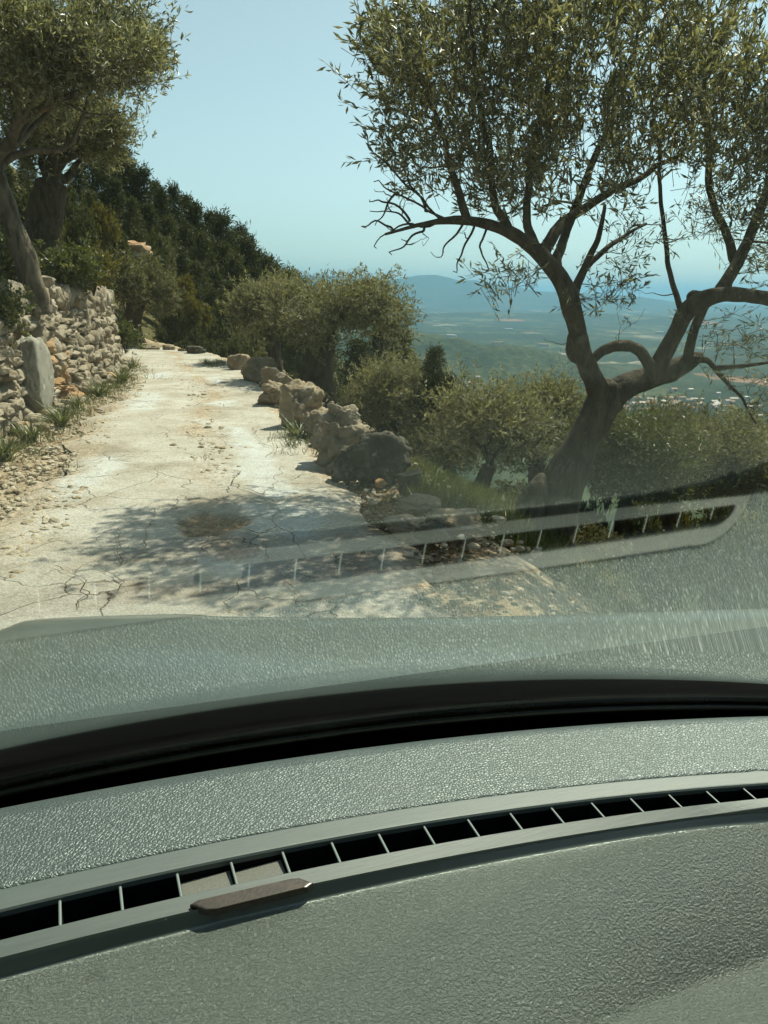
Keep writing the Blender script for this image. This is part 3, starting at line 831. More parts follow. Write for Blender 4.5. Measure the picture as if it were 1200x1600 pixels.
    for sgn in (-1, 1):
        a, b = sgn * .90, sgn * .96
        plate('door', [(a, -2.0, .3), (a, .45, .3), (a, .45, 1.16), (a, -2.0, 1.2), (b, -2.0, .3), (b, .45, .3), (b, .45, 1.16), (b, -2.0, 1.2)])
    plate('floor', [(-.95, -2.1, .24), (.95, -2.1, .24), (.95, .8, .24), (-.95, .8, .24), (-.95, -2.1, .30), (.95, -2.1, .30), (.95, .8, .30), (-.95, .8, .30)])
    plate('rear_panel', [(-.9, -2.1, .3), (.9, -2.1, .3), (.9, -2.0, 1.62), (-.9, -2.0, 1.62), (-.9, -2.16, .3), (.9, -2.16, .3), (.9, -2.06, 1.62), (-.9, -2.06, 1.62)])
    e0 = np.array([gpt(u, .945, 0) for u in uu])
    Q = []
    for q in e0:
        Q.append([q + (0, 0, .006), q + (0, -.03, .02), q + (0, -.25, .06), q + (0, -.9, .09), q + (0, -1.9, .03), q + (0, -1.9, .06), q + (0, -.9, .12), q + (0, -.25, .09), q + (0, -.03, .045), q + (0, .012, .02), q + (0, 0, .006)])
    mb = MB(); mb.add(np.array(Q).reshape(-1, 3), grid_faces(90, 11)); mb.build('roof', hl, car)

    # --- bonnet beyond the glass
    crest_px = [(-60, 1018, .93), (0, 1000, .98), (40, 986, 1.02), (110, 980, 1.08), (200, 976, 1.14), (300, 974, 1.19), (345, 977, 1.215), (400, 978, 1.25), (600, 979, 1.36), (800, 976, 1.46), (1000, 970, 1.53), (1300, 962, 1.56), (1700, 960, 1.5)]
    cw = np.array([at(a, b, y) for a, b, y in crest_px])
    cc = rotz(cw, -YAW)
    cc = smooth_line(np.vstack([[(-.90, .90, EYE - .66), (-.84, 1.0, EYE - .58), (-.66, 1.09, EYE - .515), (-.42, 1.13, EYE - .485)], cc]), 150)
    Q = []
    for k, q in enumerate(cc):
        xr = np.clip(q[0] * .93, -.86, 1.3); rear = np.array([xr, .72 - .10 * xr * xr, EYE - .478 - .05 * xr])
        row = []
        for s in np.linspace(0, 1, 40):
            p = rear * (1 - s) + q * s; p = p.copy(); p[2] += .020 * math.sin(math.pi * s) * (1 - .3 * s) ; row.append(p)
        for s in np.linspace(.08, 1, 12):
            p = q.copy(); d = np.array([q[0] * .25, 1, 0]); d /= np.linalg.norm(d)
            p = p + d * .30 * math.sin(s * 1.4) ; p[2] -= .04 * s + .26 * (1 - math.cos(s * 1.4)); row.append(p)
        Q.append(row)
    Q = np.array(Q)
    n = NT('car_paint'); v = n.coord()
    p = n.n('BsdfPrincipled'); p.inputs['Base Color'].default_value = (.055, .066, .056, 1); p.inputs['Roughness'].default_value = .38
    p.inputs['Coat Weight'].default_value = .5; p.inputs['Coat Roughness'].default_value = .12
    dn = n.noise(v, 3, 6, .7)
    n.l(n.mix(n.ramp(dn, [(.45, 0.), (.75, .5)]), (.05, .062, .052), (.15, .14, .105)), p.inputs['Base Color'])
    mb = MB(); mb.add(Q.reshape(-1, 3), grid_faces(150, Q.shape[1])[:, ::-1]); mb.build('bonnet', n.end(p.outputs[0]), car)
build_car()

# ------------------------------------------------------------------ dry stone walls
def build_wall():
    rng = np.random.default_rng(21)
    line = WALL[1:] + [(-5.45, 15.75), (-6.3, 16.2)]
    L = np.array(line, float); seg = np.hypot(*(L[1:] - L[:-1]).T); S = np.concatenate([[0], np.cumsum(seg)]); T = S[-1]
    def pt(s):
        s = min(max(s, 0), T - 1e-4); k = int(np.searchsorted(S, s, side='right') - 1); k = min(k, len(seg) - 1)
        u = (s - S[k]) / seg[k]; p = L[k] * (1 - u) + L[k + 1] * u; d = (L[k + 1] - L[k]) / seg[k]; return p, d
    root = tag(empty('retaining_wall', (-4.3, 9.5, 0)), 'tall dry stone retaining wall of pale limestone holding the bank left of the road', 'stone wall')
    mb = MB(); bx, by = -4.3, 9.5
    slab_s = 5.35   # arclength of the upright slab, filled in below
    p_sl = onz(62, 648); slab_s = min(np.linspace(0, T, 800), key=lambda s: np.hypot(*(pt(s)[0] - p_sl[:2])))
    soil = min(np.linspace(0, T, 800), key=lambda s: np.hypot(*(pt(s)[0] - onz(105, 628)[:2])))
    z = -.06; row = 0
    while z < 1.5:
        hh = rng.uniform(.13, .23) * (1.15 if row < 2 else 1)
        last = z + hh > 1.33
        if last: hh = max(1.52 - z, .16)
        s = rng.uniform(0, .2)
        while s < T:
            w = rng.uniform(.16, .40) if not last else rng.uniform(.14, .34)
            p, d = pt(s + w / 2)
            topz = 1.5 + .04 * math.sin(s * 3.1) + rng.normal() * .015
            if p[1] > 14.9: topz -= .75 * sstep(T - 1.3, T, s) + .05
            sub = 3 if p[1] < 11.5 else 2
            if z + hh * .5 < topz and not (abs(s + w / 2 - slab_s) < .34 and z < .98):
                two = rng.random() < .22 and hh > .17
                for q in range(2 if two else 1):
                    h2 = hh / (2 if two else 1) * rng.uniform(.86, 1.06)
                    v, f = rock((w / 2 * rng.uniform(1.08, 1.22), rng.uniform(.15, .22), h2 / 2 * 1.24), int(rng.integers(1e6)), sub, .26, rng.uniform(.55, .85))
                    a = math.atan2(d[1], d[0]) + rng.normal() * .07
                    tilt = rng.normal() * .09
                    v = np.stack([v[:, 0] * math.cos(tilt) - v[:, 2] * math.sin(tilt), v[:, 1], v[:, 0] * math.sin(tilt) + v[:, 2] * math.cos(tilt)], 1)
                    zc = z + hh * (.5 if not two else .25 + .5 * q) + rng.normal() * .01
                    nrm = np.array([-d[1], d[0]])
                    c = p + nrm * (.13 + .10 * zc + rng.normal() * .016)
                    v = rotz(v, a) + np.array([c[0] - bx, c[1] - by, zc])
                    orange = np.exp(-((s + w / 2 - soil) / .75) ** 2 - ((zc - .25) / .45) ** 2) > rng.random() * 1.1
                    mb.add(v, f, 1 if orange else 0)
            s += w * rng.uniform(.85, .95)
        z += hh * .88; row += 1
    # fallen stones at the foot
    for k in range(46):
        s = rng.uniform(.3, T - 1); p, d = pt(s); r = rng.uniform(.04, .11)
        v, f = rock((r * 1.3, r, r * .8), int(rng.integers(1e6)), 2, .3, .5)
        mb.add(rotz(v, rng.uniform(0, 6)) + np.array([p[0] + rng.uniform(.02, .28) - bx, p[1] - by, r * .45]), f, int(rng.random() < .25))
    mb.build('masonry', [M['limestone'], mat_stone('ochre_stone', (.24, .13, .06), (.36, .235, .13), (.46, .37, .26))], root)
    p, d = pt(slab_s)
    v, f = rock((.40, .17, .53), 991, 4, .12, .5)
    v = rotz(v, math.atan2(d[1], d[0])) + np.array([p[0] - .02 - bx, p[1] - by, .47])
    mb = MB(); mb.add(v, f); mb.build('slab', M['slab_stone'], root)['label'] = 'smooth grey upright slab set in the wall'
    # earth packed behind the stones
    mb = MB(); Q = []
    for s in np.linspace(0, T, 90):
        p, d = pt(s); nrm = np.array([-d[1], d[0]])
        top = 1.36 - (.95 * float(sstep(T - 1.5, T - .5, np.array(s))))
        for z in np.linspace(-.1, top, 12):
            c = p + nrm * (.17 + .10 * z); Q.append((c[0] - bx, c[1] - by, z))
        c = p + nrm * .9; Q.append((c[0] - bx, c[1] - by, top + .12))
    Q = np.array(Q); Q[:, :2] += np.stack([fbm2(Q[:, 1], Q[:, 2], 4, 3, 31), fbm2(Q[:, 1], Q[:, 2], 4, 3, 32)], 1) * .03
    mb.add(Q, grid_faces(90, 13)); mb.build('packed_earth', M['earth'], root)
build_wall()

def lone_rock(name, label, px, w, hpx, seed, mat, sub=4, rough=.25, depth=.8, box=.45, y=None, cat='boulder', group=None, stack=None, cuts=2):
    """px = where the middle of its foot meets the ground; w,hpx size in photo pixels"""
    if y is None: b = onz(*px)
    else: b = at(px[0], px[1], y)
    k = b[1] / FPX / math.cos(0) * 1.04
    gs = 1.12 if name == 'boulder' else 1.05
    rx, rz = w * k / 2 * gs, hpx * k / 2 * gs
    v, f = rock((rx, rx * depth, rz), seed, sub, rough, box, cuts)
    if stack is not None:
        for sx, sz, r, sd in stack:
            v2, f2 = rock((rx * r, rx * r * depth, rz * r * .8), sd, sub, rough, box)
            v2 = v2 + np.array([sx * rx, rx * .1, sz * rz]); f = np.vstack([f, f2 + len(v)]); v = np.vstack([v, v2])
    v = rotz(v, (seed % 7 - 3) * .16)
    mb = MB(); mb.add(v + np.array([0, 0, rz * .86]), f)
    o = mb.build(name, mat, smooth=True); o.location = b + np.array([0, rx * depth * .7, 0])
    return tag(o, label, cat, group)
GB = 'boulders edging the right side of the road'
B = M['boulder']
lone_rock('boulder', 'small rounded boulder at the far end of the row on the right road edge', (374, 582), 30, 26, 1, B, 3, group=GB)
lone_rock('boulder', 'pale egg-shaped boulder second from the far end of the road edge row', (403, 599), 42, 36, 2, M['limestone'], 3, group=GB)
lone_rock('boulder', 'small pointed stone wedged behind the far pale boulder', (424, 607), 28, 30, 3, B, 3, group=GB, y=11.8)
lone_rock('boulder', 'pale round stone leaning on the outer side of the row beside the olive trunk', (446, 618), 34, 32, 4, M['limestone'], 3, group=GB, y=10.6)
lone_rock('boulder', 'broken brown lump on the road side in the middle of the row', (428, 638), 42, 36, 5, B, 4, .38, group=GB)
lone_rock('boulder', 'broad layered brown boulder in the middle of the right edge row', (466, 672), 66, 66, 6, B, 4, .34, group=GB, box=.35)
lone_rock('boulder', 'low brown stone in front of the broad layered boulder beside strap leaves', (497, 690), 52, 46, 7, B, 4, .3, group=GB)
lone_rock('boulder', 'tall craggy pale boulder with a rounded cap beside the dark boulder', (529, 735), 76, 82, 8, M['limestone'], 4, .42, group=GB, box=.3, stack=[(.15, .78, .62, 81), (-.5, .1, .55, 82), (.45, -.1, .6, 83)])
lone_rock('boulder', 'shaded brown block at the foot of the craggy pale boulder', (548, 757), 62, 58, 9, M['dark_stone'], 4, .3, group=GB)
lone_rock('boulder', 'big dark rounded boulder with grey lichen nearest on the right road edge', (597, 757), 72, 76, 10, M['dark_stone'], 4, .20, .8, .35, group=GB, cuts=0)
lone_rock('rock', 'small orange stone below the big dark boulder', (594, 762), 17, 14, 12, mat_stone('orange_stone', (.30, .15, .06), (.40, .24, .12), (.45, .33, .2), 9, .006), 2, y=5.55, cat='rock')
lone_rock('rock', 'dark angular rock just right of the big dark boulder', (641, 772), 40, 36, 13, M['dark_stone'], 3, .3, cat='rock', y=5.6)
lone_rock('rock', 'flat grey rock in the leaf litter right of the road', (657, 806), 62, 26, 14, M['boulder'], 4, .2, 1.0, .6, cat='rock', y=5.0)
lone_rock('rock', 'pale topped slab of rock nearest the vent reflection', (634, 846), 66, 36, 15, M['limestone'], 4, .18, .9, .6, cat='rock', y=4.55)
lone_rock('rock', 'low grey rock between the slab and the grassy terrace', (708, 836), 84, 34, 16, M['boulder'], 4, .22, .9, .6, cat='rock', y=4.75)
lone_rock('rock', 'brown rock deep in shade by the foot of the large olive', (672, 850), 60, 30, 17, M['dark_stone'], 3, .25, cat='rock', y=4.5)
for k, (a, b, w, h, lab) in enumerate([(232, 549, 26, 12, 'low pale stone at the outer edge of the bend'), (262, 550, 18, 11, 'small round stone beside the low pale stone at the bend'), (285, 552, 14, 8, 'little flat stone at the middle of the bend'), (305, 556, 26, 14, 'dark squat stone at the right end of the bend'), (345, 572, 16, 8, 'tiny stone by the grass tuft before the boulder row')]):
    lone_rock('stone', lab, (a, b), w, h, 40 + k, M['boulder'] if k != 3 else M['dark_stone'], 3, .25, cat='stone', group='stones along the outside of the bend')

def terrace():
    pts = np.array([at(655, 716, 10.6), at(700, 748, 9.4), at(740, 775, 8.6), at(800, 815, 7.6), at(850, 850, 6.9)])
    g = smooth_line(pts, 60); rng = np.random.default_rng(77)
    mb = MB(); b = g[30].copy()
    for k in range(60):
        for lv in range(4):
            r = rng.uniform(.06, .10)
            v, f = rock((r * 1.5, r, r * .8), int(rng.integers(1e6)), 2, .25, .6)
            mb.add(rotz(v, rng.uniform(-.4, .4) + 2.4) + g[k] - b + np.array([0, 0, -.06 - lv * .14]), f)
    v, f = rock((.09, .08, .14), 5, 3); mb.add(v + g[1] - b + np.array([0, 0, .06]), f)
    o = mb.build('terrace_wall', M['limestone']); o.location = b
    tag(o, 'low pale terrace wall running down the slope behind the small dark-trunked olive', 'stone wall')
terrace()

for k, (a, b, w, h, y) in enumerate([(388, 588, 20, 18, 14.2), (416, 612, 22, 18, 12.2), (440, 634, 24, 26, 11.0), (452, 648, 30, 28, 10.2), (478, 672, 34, 40, 8.7), (508, 706, 36, 34, 7.5), (480, 655, 30, 34, 9.2), (512, 690, 34, 46, 8.0), (556, 735, 40, 50, 6.7), (460, 690, 22, 16, 8.0), (520, 745, 26, 20, 6.4)]):
    lone_rock('stone', ['small grey stone packed between the boulders on the right road edge', 'small tan stone packed between the boulders on the right road edge'][k % 2], (a, b), w, h, 150 + k, [M['limestone'], M['boulder']][k % 2], 3, .3, y=y, cat='stone', group=['grey packing stones between the boulders', 'tan packing stones between the boulders'][k % 2])

# ------------------------------------------------------------------ plants
def leafs(mb, p, d, L, W, rng, fold=.18, mi=0):
    n_ = len(p)
    r = rng.normal(size=(n_, 3)); s = np.cross(d, r); s /= np.linalg.norm(s, axis=1)[:, None] + 1e-9
    up = np.cross(s, d)
    L = np.asarray(L)[:, None] * np.ones((n_, 1)); W = np.asarray(W)[:, None] * np.ones((n_, 1))
    a = p; b = p + d * L * .5 + s * W * .5 + up * L * fold * .3; c = p + d * L - up * L * fold * .2; e = p + d * L * .5 - s * W * .5 + up * L * fold * .3
    v = np.stack([a, b, c, e], 1).reshape(-1, 3)
    mb.add(v, np.arange(4 * n_).reshape(-1, 4), mi)
def unit(a): return a / (np.linalg.norm(a, axis=-1, keepdims=True) + 1e-9)

class Tree:
    def __init__(s, seed):
        s.rng = np.random.default_rng(seed); s.wood = MB(); s.twigs = MB(); s.fol = MB()
        s.np_ = []; s.nr = []; s.seed = seed
    def limb(s, pts, rad, n=10, res=None, gnarl=.0, ribs=0, wob=0.0):
        p = np.asarray(pts, float); r = np.asarray(rad, float)
        m = res or max(4, 5 * len(p))
        q = smooth_line(np.c_[p, r], m)
        if wob: q[1:-1, :3] += np.stack([fbm(q[1:-1, :3] * 3 + 7 * k, 3, s.seed + k) for k in range(3)], 1) * wob
        v, f = tube(q[:, :3], np.maximum(q[:, 3], .0015), n, True, gnarl, s.seed, ribs)
        s.wood.add(v, f)
        s.np_ += list(q[:, :3]); s.nr += list(q[:, 3])
    def reach(s, centers, start=.012, end=.003, n=4, lift=.12, skip=0, segs=6):
        """grow a thin branch from the nearest wood to every centre, nearest first"""
        C_ = np.array(centers); P_ = np.array(s.np_); d = np.min(np.linalg.norm(C_[:, None] - P_[None, skip:], axis=2), axis=1)
        base = list(P_[skip:]); rad = list(np.array(s.nr)[skip:])
        cap = len(C_) * (segs) + len(base)
        arr = np.empty((cap, 3)); arr[:len(base)] = base; ra = np.empty(cap); ra[:len(base)] = rad; cnt = len(base)
        for i in np.argsort(d):
            c = C_[i]; D = np.linalg.norm(arr[:cnt] - c, axis=1) + np.maximum(arr[:cnt, 2] - c[2], 0) * 1.2
            k = int(np.argmin(D)); a = arr[k]; L = np.linalg.norm(c - a)
            if L < .04: continue
            t = np.linspace(0, 1, segs)[:, None]
            mid = (a + c) / 2 + np.array([0, 0, -lift * L]) + s.rng.normal(size=3) * .10 * L
            q = a * (1 - t) ** 2 + 2 * mid * t * (1 - t) + c * t ** 2
            q[1:-1] += s.rng.normal(size=(segs - 2, 3)) * .025 * L
            r0 = min(ra[k] * .8, start * (.4 + L)); r = np.linspace(r0, min(end, r0), segs)
            v, f = tube(q, r, n, False); s.twigs.add(v, f)
            m = segs - 1; arr[cnt:cnt + m] = q[1:]; ra[cnt:cnt + m] = r[1:]; cnt += m
    def sprigs(s, centers, origin, k=4, length=.24, nl=12, leaf=.07, lw=.016, up=.7, spread=.10, twig=True, out=.6, rnd=.75):
        """leafy shoots round every centre"""
        C_ = np.repeat(np.array(centers), k, 0); rng = s.rng; n_ = len(C_)
        p0 = C_ + rng.normal(size=C_.shape) * spread
        d = unit(unit(p0 - np.asarray(origin)) * out + np.array([0, 0, up]) + rng.normal(size=C_.shape) * rnd)
        Ls = length * rng.uniform(.6, 1.3, n_)
        if twig:
            for a, b, L in zip(p0, d, Ls):
                v, f = tube(np.array([a - b * L * .3, a + b * L * .5, a + b * L]), [.0026, .002, .001], 3, False); s.twigs.add(v, f)
        t = rng.random((n_, nl)) ** .85
        P_ = (p0[:, None] + d[:, None] * (Ls[:, None] * t)[..., None]).reshape(-1, 3)
        D_ = unit(np.repeat(d, nl, 0) * .75 + rng.normal(size=P_.shape) * .55)
        sc = rng.uniform(.65, 1.2, len(P_))
        leafs(s.fol, P_ + rng.normal(size=P_.shape) * .008, D_, leaf * sc, lw * sc * rng.uniform(.7, 1.2, len(P_)), rng)
    def build(s, name, label, cat, loc, bark, leaf, group=None):
        root = tag(empty(name, loc), label, cat, group)
        if s.twigs.n:
            nw = s.wood.n
            s.wood.v += s.twigs.v; s.wood.f += [f + nw for f in s.twigs.f]; s.wood.m += [m + 1 for m in s.twigs.m]; s.wood.n += s.twigs.n
        if s.wood.n: s.wood.build('trunk', [bark, M['twig']], root, loc=np.asarray(loc)).location = (0, 0, 0)
        if s.fol.n: s.fol.build('foliage', leaf, root, smooth=False, loc=np.asarray(loc)).location = (0, 0, 0)
        return root

# ---- the large olive right of the road, limbs followed at their own distances
def big_olive():
    T = Tree(101); Y0 = 6.5
    def pl(px, y0, y1):
        ys = np.linspace(y0, y1, len(px)); return np.array([at(a, b, y) for (a, b), y in zip(px, ys)])
    def rw(ws, y=Y0): return np.array(ws) * y / FPX / 2 * 1.03
    base = at(845, 905, 6.45)
    trunk = np.vstack([[base - (0, 0, .25)], pl([(848, 860), (862, 800), (888, 735), (918, 680), (940, 635), (948, 600)], 6.45, 6.5)])
    T.limb(trunk, rw([132, 108, 78, 58, 50, 50, 42]), 22, 44, .16, 5)
    # old root buttress on its left
    T.limb(pl([(826, 905), (832, 830), (836, 775), (848, 742)], 6.25, 6.4), rw([72, 60, 42, 14]), 14, 20, .2, 3)
    T.limb(pl([(952, 640), (930, 598), (912, 556), (898, 500), (878, 440), (830, 385), (780, 356), (720, 344), (662, 350), (602, 366)], 6.5, 5.5), rw([42, 31, 25, 27, 24, 19, 15, 11, 6, 3]), 14, 60, .12)
    T.limb(pl([(905, 566), (897, 548), (899, 520)], 6.3, 6.45), rw([10, 26, 18]), 12, 10, .15)
    T.limb(pl([(925, 660), (965, 612), (1010, 592), (1060, 574), (1095, 556)], 6.5, 6.7), rw([48, 42, 37, 32, 18]), 16, 34, .12)
    T.limb(pl([(1018, 592), (1048, 535), (1068, 495), (1090, 474), (1130, 460), (1200, 466), (1290, 480), (1400, 470)], 6.6, 6.2), rw([30, 24, 25, 30, 21, 20, 17, 11]), 14, 50, .12)
    T.limb(pl([(1098, 476), (1086, 468), (1079, 461)], 6.55, 6.5), rw([26, 27, 15]), 10, 12, .25)
    T.limb(pl([(1120, 465), (1155, 405), (1185, 335), (1210, 260), (1240, 160), (1260, 40)], 6.5, 7.2), rw([21, 17, 14, 11, 8, 4]), 10, 40, .1)
    T.limb(pl([(1074, 566), (1082, 524), (1100, 480), (1112, 462)], 6.65, 6.5), rw([16, 14, 14, 14]), 10, 20, .1)
    T.limb(pl([(1080, 563), (1110, 566), (1136, 598), (1160, 622), (1182, 662)], 6.65, 6.2), rw([13, 9, 6, 4, 2.5]), 8, 24, .1, 0, .02)
    T.limb(pl([(1120, 575), (1160, 572), (1210, 565)], 6.5, 6.4), rw([10, 7, 4]), 6, 12)
    T.limb(pl([(925, 562), (945, 546), (972, 540), (996, 546), (1012, 566), (1026, 590)], 6.45, 6.5), rw([14, 16, 17, 17, 18, 22]), 12, 26, .15)
    T.limb(pl([(1064, 486), (1052, 440), (1040, 380), (1034, 310), (1028, 230), (1020, 150), (1012, 60)], 6.55, 6.9), rw([10, 8, 7, 6, 5, 4, 2.5]), 7, 40, 0, 0, .02)
    T.limb(pl([(846, 400), (878, 352), (930, 312), (1000, 274), (1070, 232)], 6.0, 6.6), rw([18, 15, 12, 9, 5]), 8, 30, 0, 0, .03)
    T.limb(pl([(870, 424), (884, 372), (905, 300), (946, 205), (985, 100), (1005, 0)], 6.2, 7.0), rw([16, 13, 11, 9, 7, 4]), 8, 40, 0, 0, .03)
    T.limb(pl([(795, 362), (772, 310), (760, 220), (742, 110), (735, 0)], 5.9, 5.6), rw([14, 10, 8, 6, 3]), 7, 34, 0, 0, .03)
    T.limb(pl([(728, 344), (714, 292), (690, 205), (655, 125)], 5.75, 5.5), rw([12, 9, 6, 3]), 7, 26, 0, 0, .03)
    T.limb(pl([(842, 396), (826, 330), (836, 225), (858, 105), (880, -40)], 6.05, 6.3), rw([15, 11, 9, 7, 4]), 7, 36, 0, 0, .03)
    T.limb(pl([(890, 470), (908, 436), (930, 380), (945, 320)], 6.35, 6.6), rw([17, 13, 9, 5]), 7, 24, 0, 0, .02)
    T.limb(pl([(893, 470), (915, 420), (960, 380), (1010, 350)], 6.35, 6.9), rw([13, 10, 7, 4]), 7, 20, 0, 0, .02)
    T.limb(pl([(1150, 412), (1120, 330), (1105, 230), (1100, 120), (1110, 0)], 6.7, 6.9), rw([15, 11, 9, 7, 4]), 7, 30, 0, 0, .03)
    rng = T.rng
    def sample(poly, n_, yc, th, pc, pr, avoid=None):
        out = []; xs_ = [p[0] for p in poly]; ys_ = [p[1] for p in poly]
        while len(out) < n_:
            a, b = rng.uniform(min(xs_), max(xs_)), rng.uniform(min(ys_), max(ys_))
            if not inpoly(np.array([a]), np.array([b]), poly)[0]: continue
            r2 = ((a - pc[0]) / pr[0]) ** 2 + ((b - pc[1]) / pr[1]) ** 2
            if vnoise(np.array([[a / 70., b / 70., 3.3]]))[0] < -.42 + (.25 if b > 250 and a > 850 else 0): continue
            h = th * math.sqrt(max(.06, 1 - min(r2, 1)))
            out.append(at(a, b, yc + rng.uniform(-h, h)))
        return out
    crown = [(574, 95), (600, 60), (615, 30), (660, 15), (700, -15), (800, -45), (1000, -60), (1250, -60), (1350, 20), (1390, 200), (1350, 330), (1230, 380), (1150, 330), (1080, 262), (1020, 240), (960, 300), (900, 330), (860, 330), (800, 318), (740, 312), (690, 290), (630, 268), (590, 232), (580, 190), (600, 150)]
    cs = sample(crown, 450, 6.2, 1.15, (980, 60), (430, 400))
    org = at(950, 380, 6.4)
    T.reach(cs, .014, .0030, 4, .10, 60, 6)
    T.sprigs(cs, org, 6, .26, 14, .080, .0195, .95, .11)
    low = sample([(760, 420), (800, 480), (860, 470), (900, 450), (960, 480), (1010, 420), (1000, 330), (940, 340), (900, 400), (840, 400)], 26, 6.2, .4, (890, 410), (150, 90))
    T.reach(low, .007, .002, 4, .0, 60, 5); T.sprigs(low, org, 4, .2, 8, .07, .015, .5, .08)
    hang = sample([(1085, 500), (1200, 480), (1330, 520), (1310, 640), (1180, 660), (1120, 610)], 60, 6.5, .5, (1200, 570), (120, 90))
    T.reach(hang, .008, .002, 4, -.1, 60, 6); T.sprigs(hang, org, 4, .18, 6, .06, .013, .2, .10)
    right = sample([(1080, 270), (1150, 330), (1230, 400), (1400, 380), (1300, 440), (1120, 420), (1060, 380)], 62, 6.6, .6, (1200, 360), (180, 90))
    T.reach(right, .007, .0018, 4, .05, 60, 6); T.sprigs(right, org, 3, .2, 7, .066, .014, .5, .10)
    for tw in ([(705, 345), (655, 322), (612, 302), (584, 284)], [(682, 348), (640, 348), (604, 362), (588, 388)], [(664, 350), (634, 374), (612, 398)], [(722, 344), (694, 372), (682, 402)], [(692, 346), (646, 302), (604, 264), (590, 240)], [(652, 350), (616, 336), (578, 330)], [(742, 350), (716, 392), (708, 424)], [(640, 345), (600, 318), (578, 312)], [(620, 305), (596, 330), (586, 352)], [(760, 352), (748, 392), (752, 420)], [(612, 362), (592, 352), (572, 356)], [(668, 330), (640, 290), (628, 262)]):
        T.limb(pl(tw, 5.75 + rng.uniform(-.1, .1), 5.5 + rng.uniform(-.2, .2)), rw(np.linspace(4.2, 1.3, len(tw)), 5.6), 5, 16, 0, 0, .05)
    # dead twigs along the lower left and inside
    bare = sample([(578, 285), (640, 270), (740, 320), (720, 400), (640, 395), (590, 350)], 60, 5.7, .35, (650, 335), (100, 70))
    T.reach(bare, .010, .0024, 4, .08, 60, 7)
    bare = sample([(900, 470), (940, 380), (1010, 330), (1110, 300), (1200, 330), (1190, 420), (1060, 470), (960, 530)], 120, 6.5, .6, (1040, 400), (160, 130))
    T.reach(bare, .009, .0022, 4, .05, 60, 7)
    bare = sample([(870, 500), (840, 520), (870, 560), (905, 600), (930, 640), (860, 610)], 7, 6.4, .25, (880, 560), (60, 80))
    T.reach(bare, .006, .0015, 4, .0, 60, 7)
    return T.build('olive_tree', 'large old olive with a forked leaning trunk right of the road', 'olive tree', tuple(base), M['bark'], M['olive_leaf'])
big_olive()

def grown_olive(name, label, foot, top_h, crown_c, crown_r, seed, n_c, leaf=.1, lw=.026, trunk_r=.16, lean=(0, 0), mats=None, cat='olive tree', group=None, forks=5, nl=9, k=4, lobes=9, trunk_pts=None, up=.5, length=.3):
    """an olive: gnarled trunk, forking limbs, lobed crown of leafy shoots; crown_c, crown_r in metres"""
    T = Tree(seed); rng = T.rng; foot = np.array(foot, float); cc = np.array(crown_c, float); cr = np.array(crown_r, float)
    fork = foot + np.array([lean[0], lean[1], top_h]) if trunk_pts is None else np.array(trunk_pts[-1], float)
    if trunk_pts is None:
        trunk_pts = [foot - (0, 0, .3), foot, foot * .6 + fork * .4 + rng.normal(size=3) * .06, fork]
        rs = [trunk_r * 1.7, trunk_r * 1.35, trunk_r, trunk_r * 1.05]
    else:
        trunk_pts = [np.array(trunk_pts[0]) - (0, 0, .3)] + list(trunk_pts); rs = trunk_r * np.linspace(1.6, .95, len(trunk_pts))
    T.limb(np.array(trunk_pts), rs, 16, 26, .22, 4)
    lob = []
    for i in range(lobes):
        a = 2.4 * i + rng.uniform(-.4, .4); e = rng.uniform(-.35, .8); q = rng.uniform(.35, .72)
        lob.append(cc + cr * np.array([math.cos(a) * math.cos(e) * q, math.sin(a) * math.cos(e) * q, math.sin(e) * q]))
    for i in range(forks):
        t = lob[i % lobes]; m = fork * .5 + t * .5 + rng.normal(size=3) * .12 * np.linalg.norm(t - fork)
        T.limb([fork - (0, 0, trunk_r * .5), fork * .75 + m * .25 + (0, 0, .03), m, t], [trunk_r * .55, trunk_r * .42, trunk_r * .26, trunk_r * .08], 9, 16, .15, 0, .04)
    cs = []
    while len(cs) < n_c:
        p = lob[int(rng.integers(lobes))] + unit(rng.normal(size=3)) * cr * rng.uniform(.05, .36)
        if np.linalg.norm((p - cc) / cr) < .98 and p[2] > cc[2] - cr[2] * .58: cs.append(p)
    T.reach(cs, trunk_r * .09, .004, 4, .08, 18, 4)
    T.sprigs(cs, fork, k, length, nl, leaf, lw, up, .14, False)
    return T.build(name, label, cat, tuple(foot), *(mats or (M['bark'], M['olive_far'])), group=group)

def olive_px(label, foot_px, y, crown_px, size_px, seed, n_c, depth=None, foot_z=None, **kw):
    k = y / FPX; n_c = int(n_c * 1.5); kw['leaf'] = kw.get('leaf', .1) * .74; kw['lw'] = kw.get('lw', .026) * .8; kw.setdefault('length', .2); kw.setdefault('up', .35)
    f = at(*foot_px, y) if foot_z is None else np.array([at(*foot_px, y)[0], y, foot_z])
    if foot_z is None: f[2] = min(f[2], gz(f[0], f[1]) + .05)
    c = at(*crown_px, y); r = np.array([size_px[0] * k / 2, depth or size_px[0] * k / 2.2, size_px[1] * k / 2])
    th = max(.5, (c[2] - r[2] * .35) - f[2]) if 'top' not in kw else kw.pop('top')
    return grown_olive('olive_tree', label, f, th, c, r, seed, n_c, lean=((c[0] - f[0]) * .4, 0), **kw)

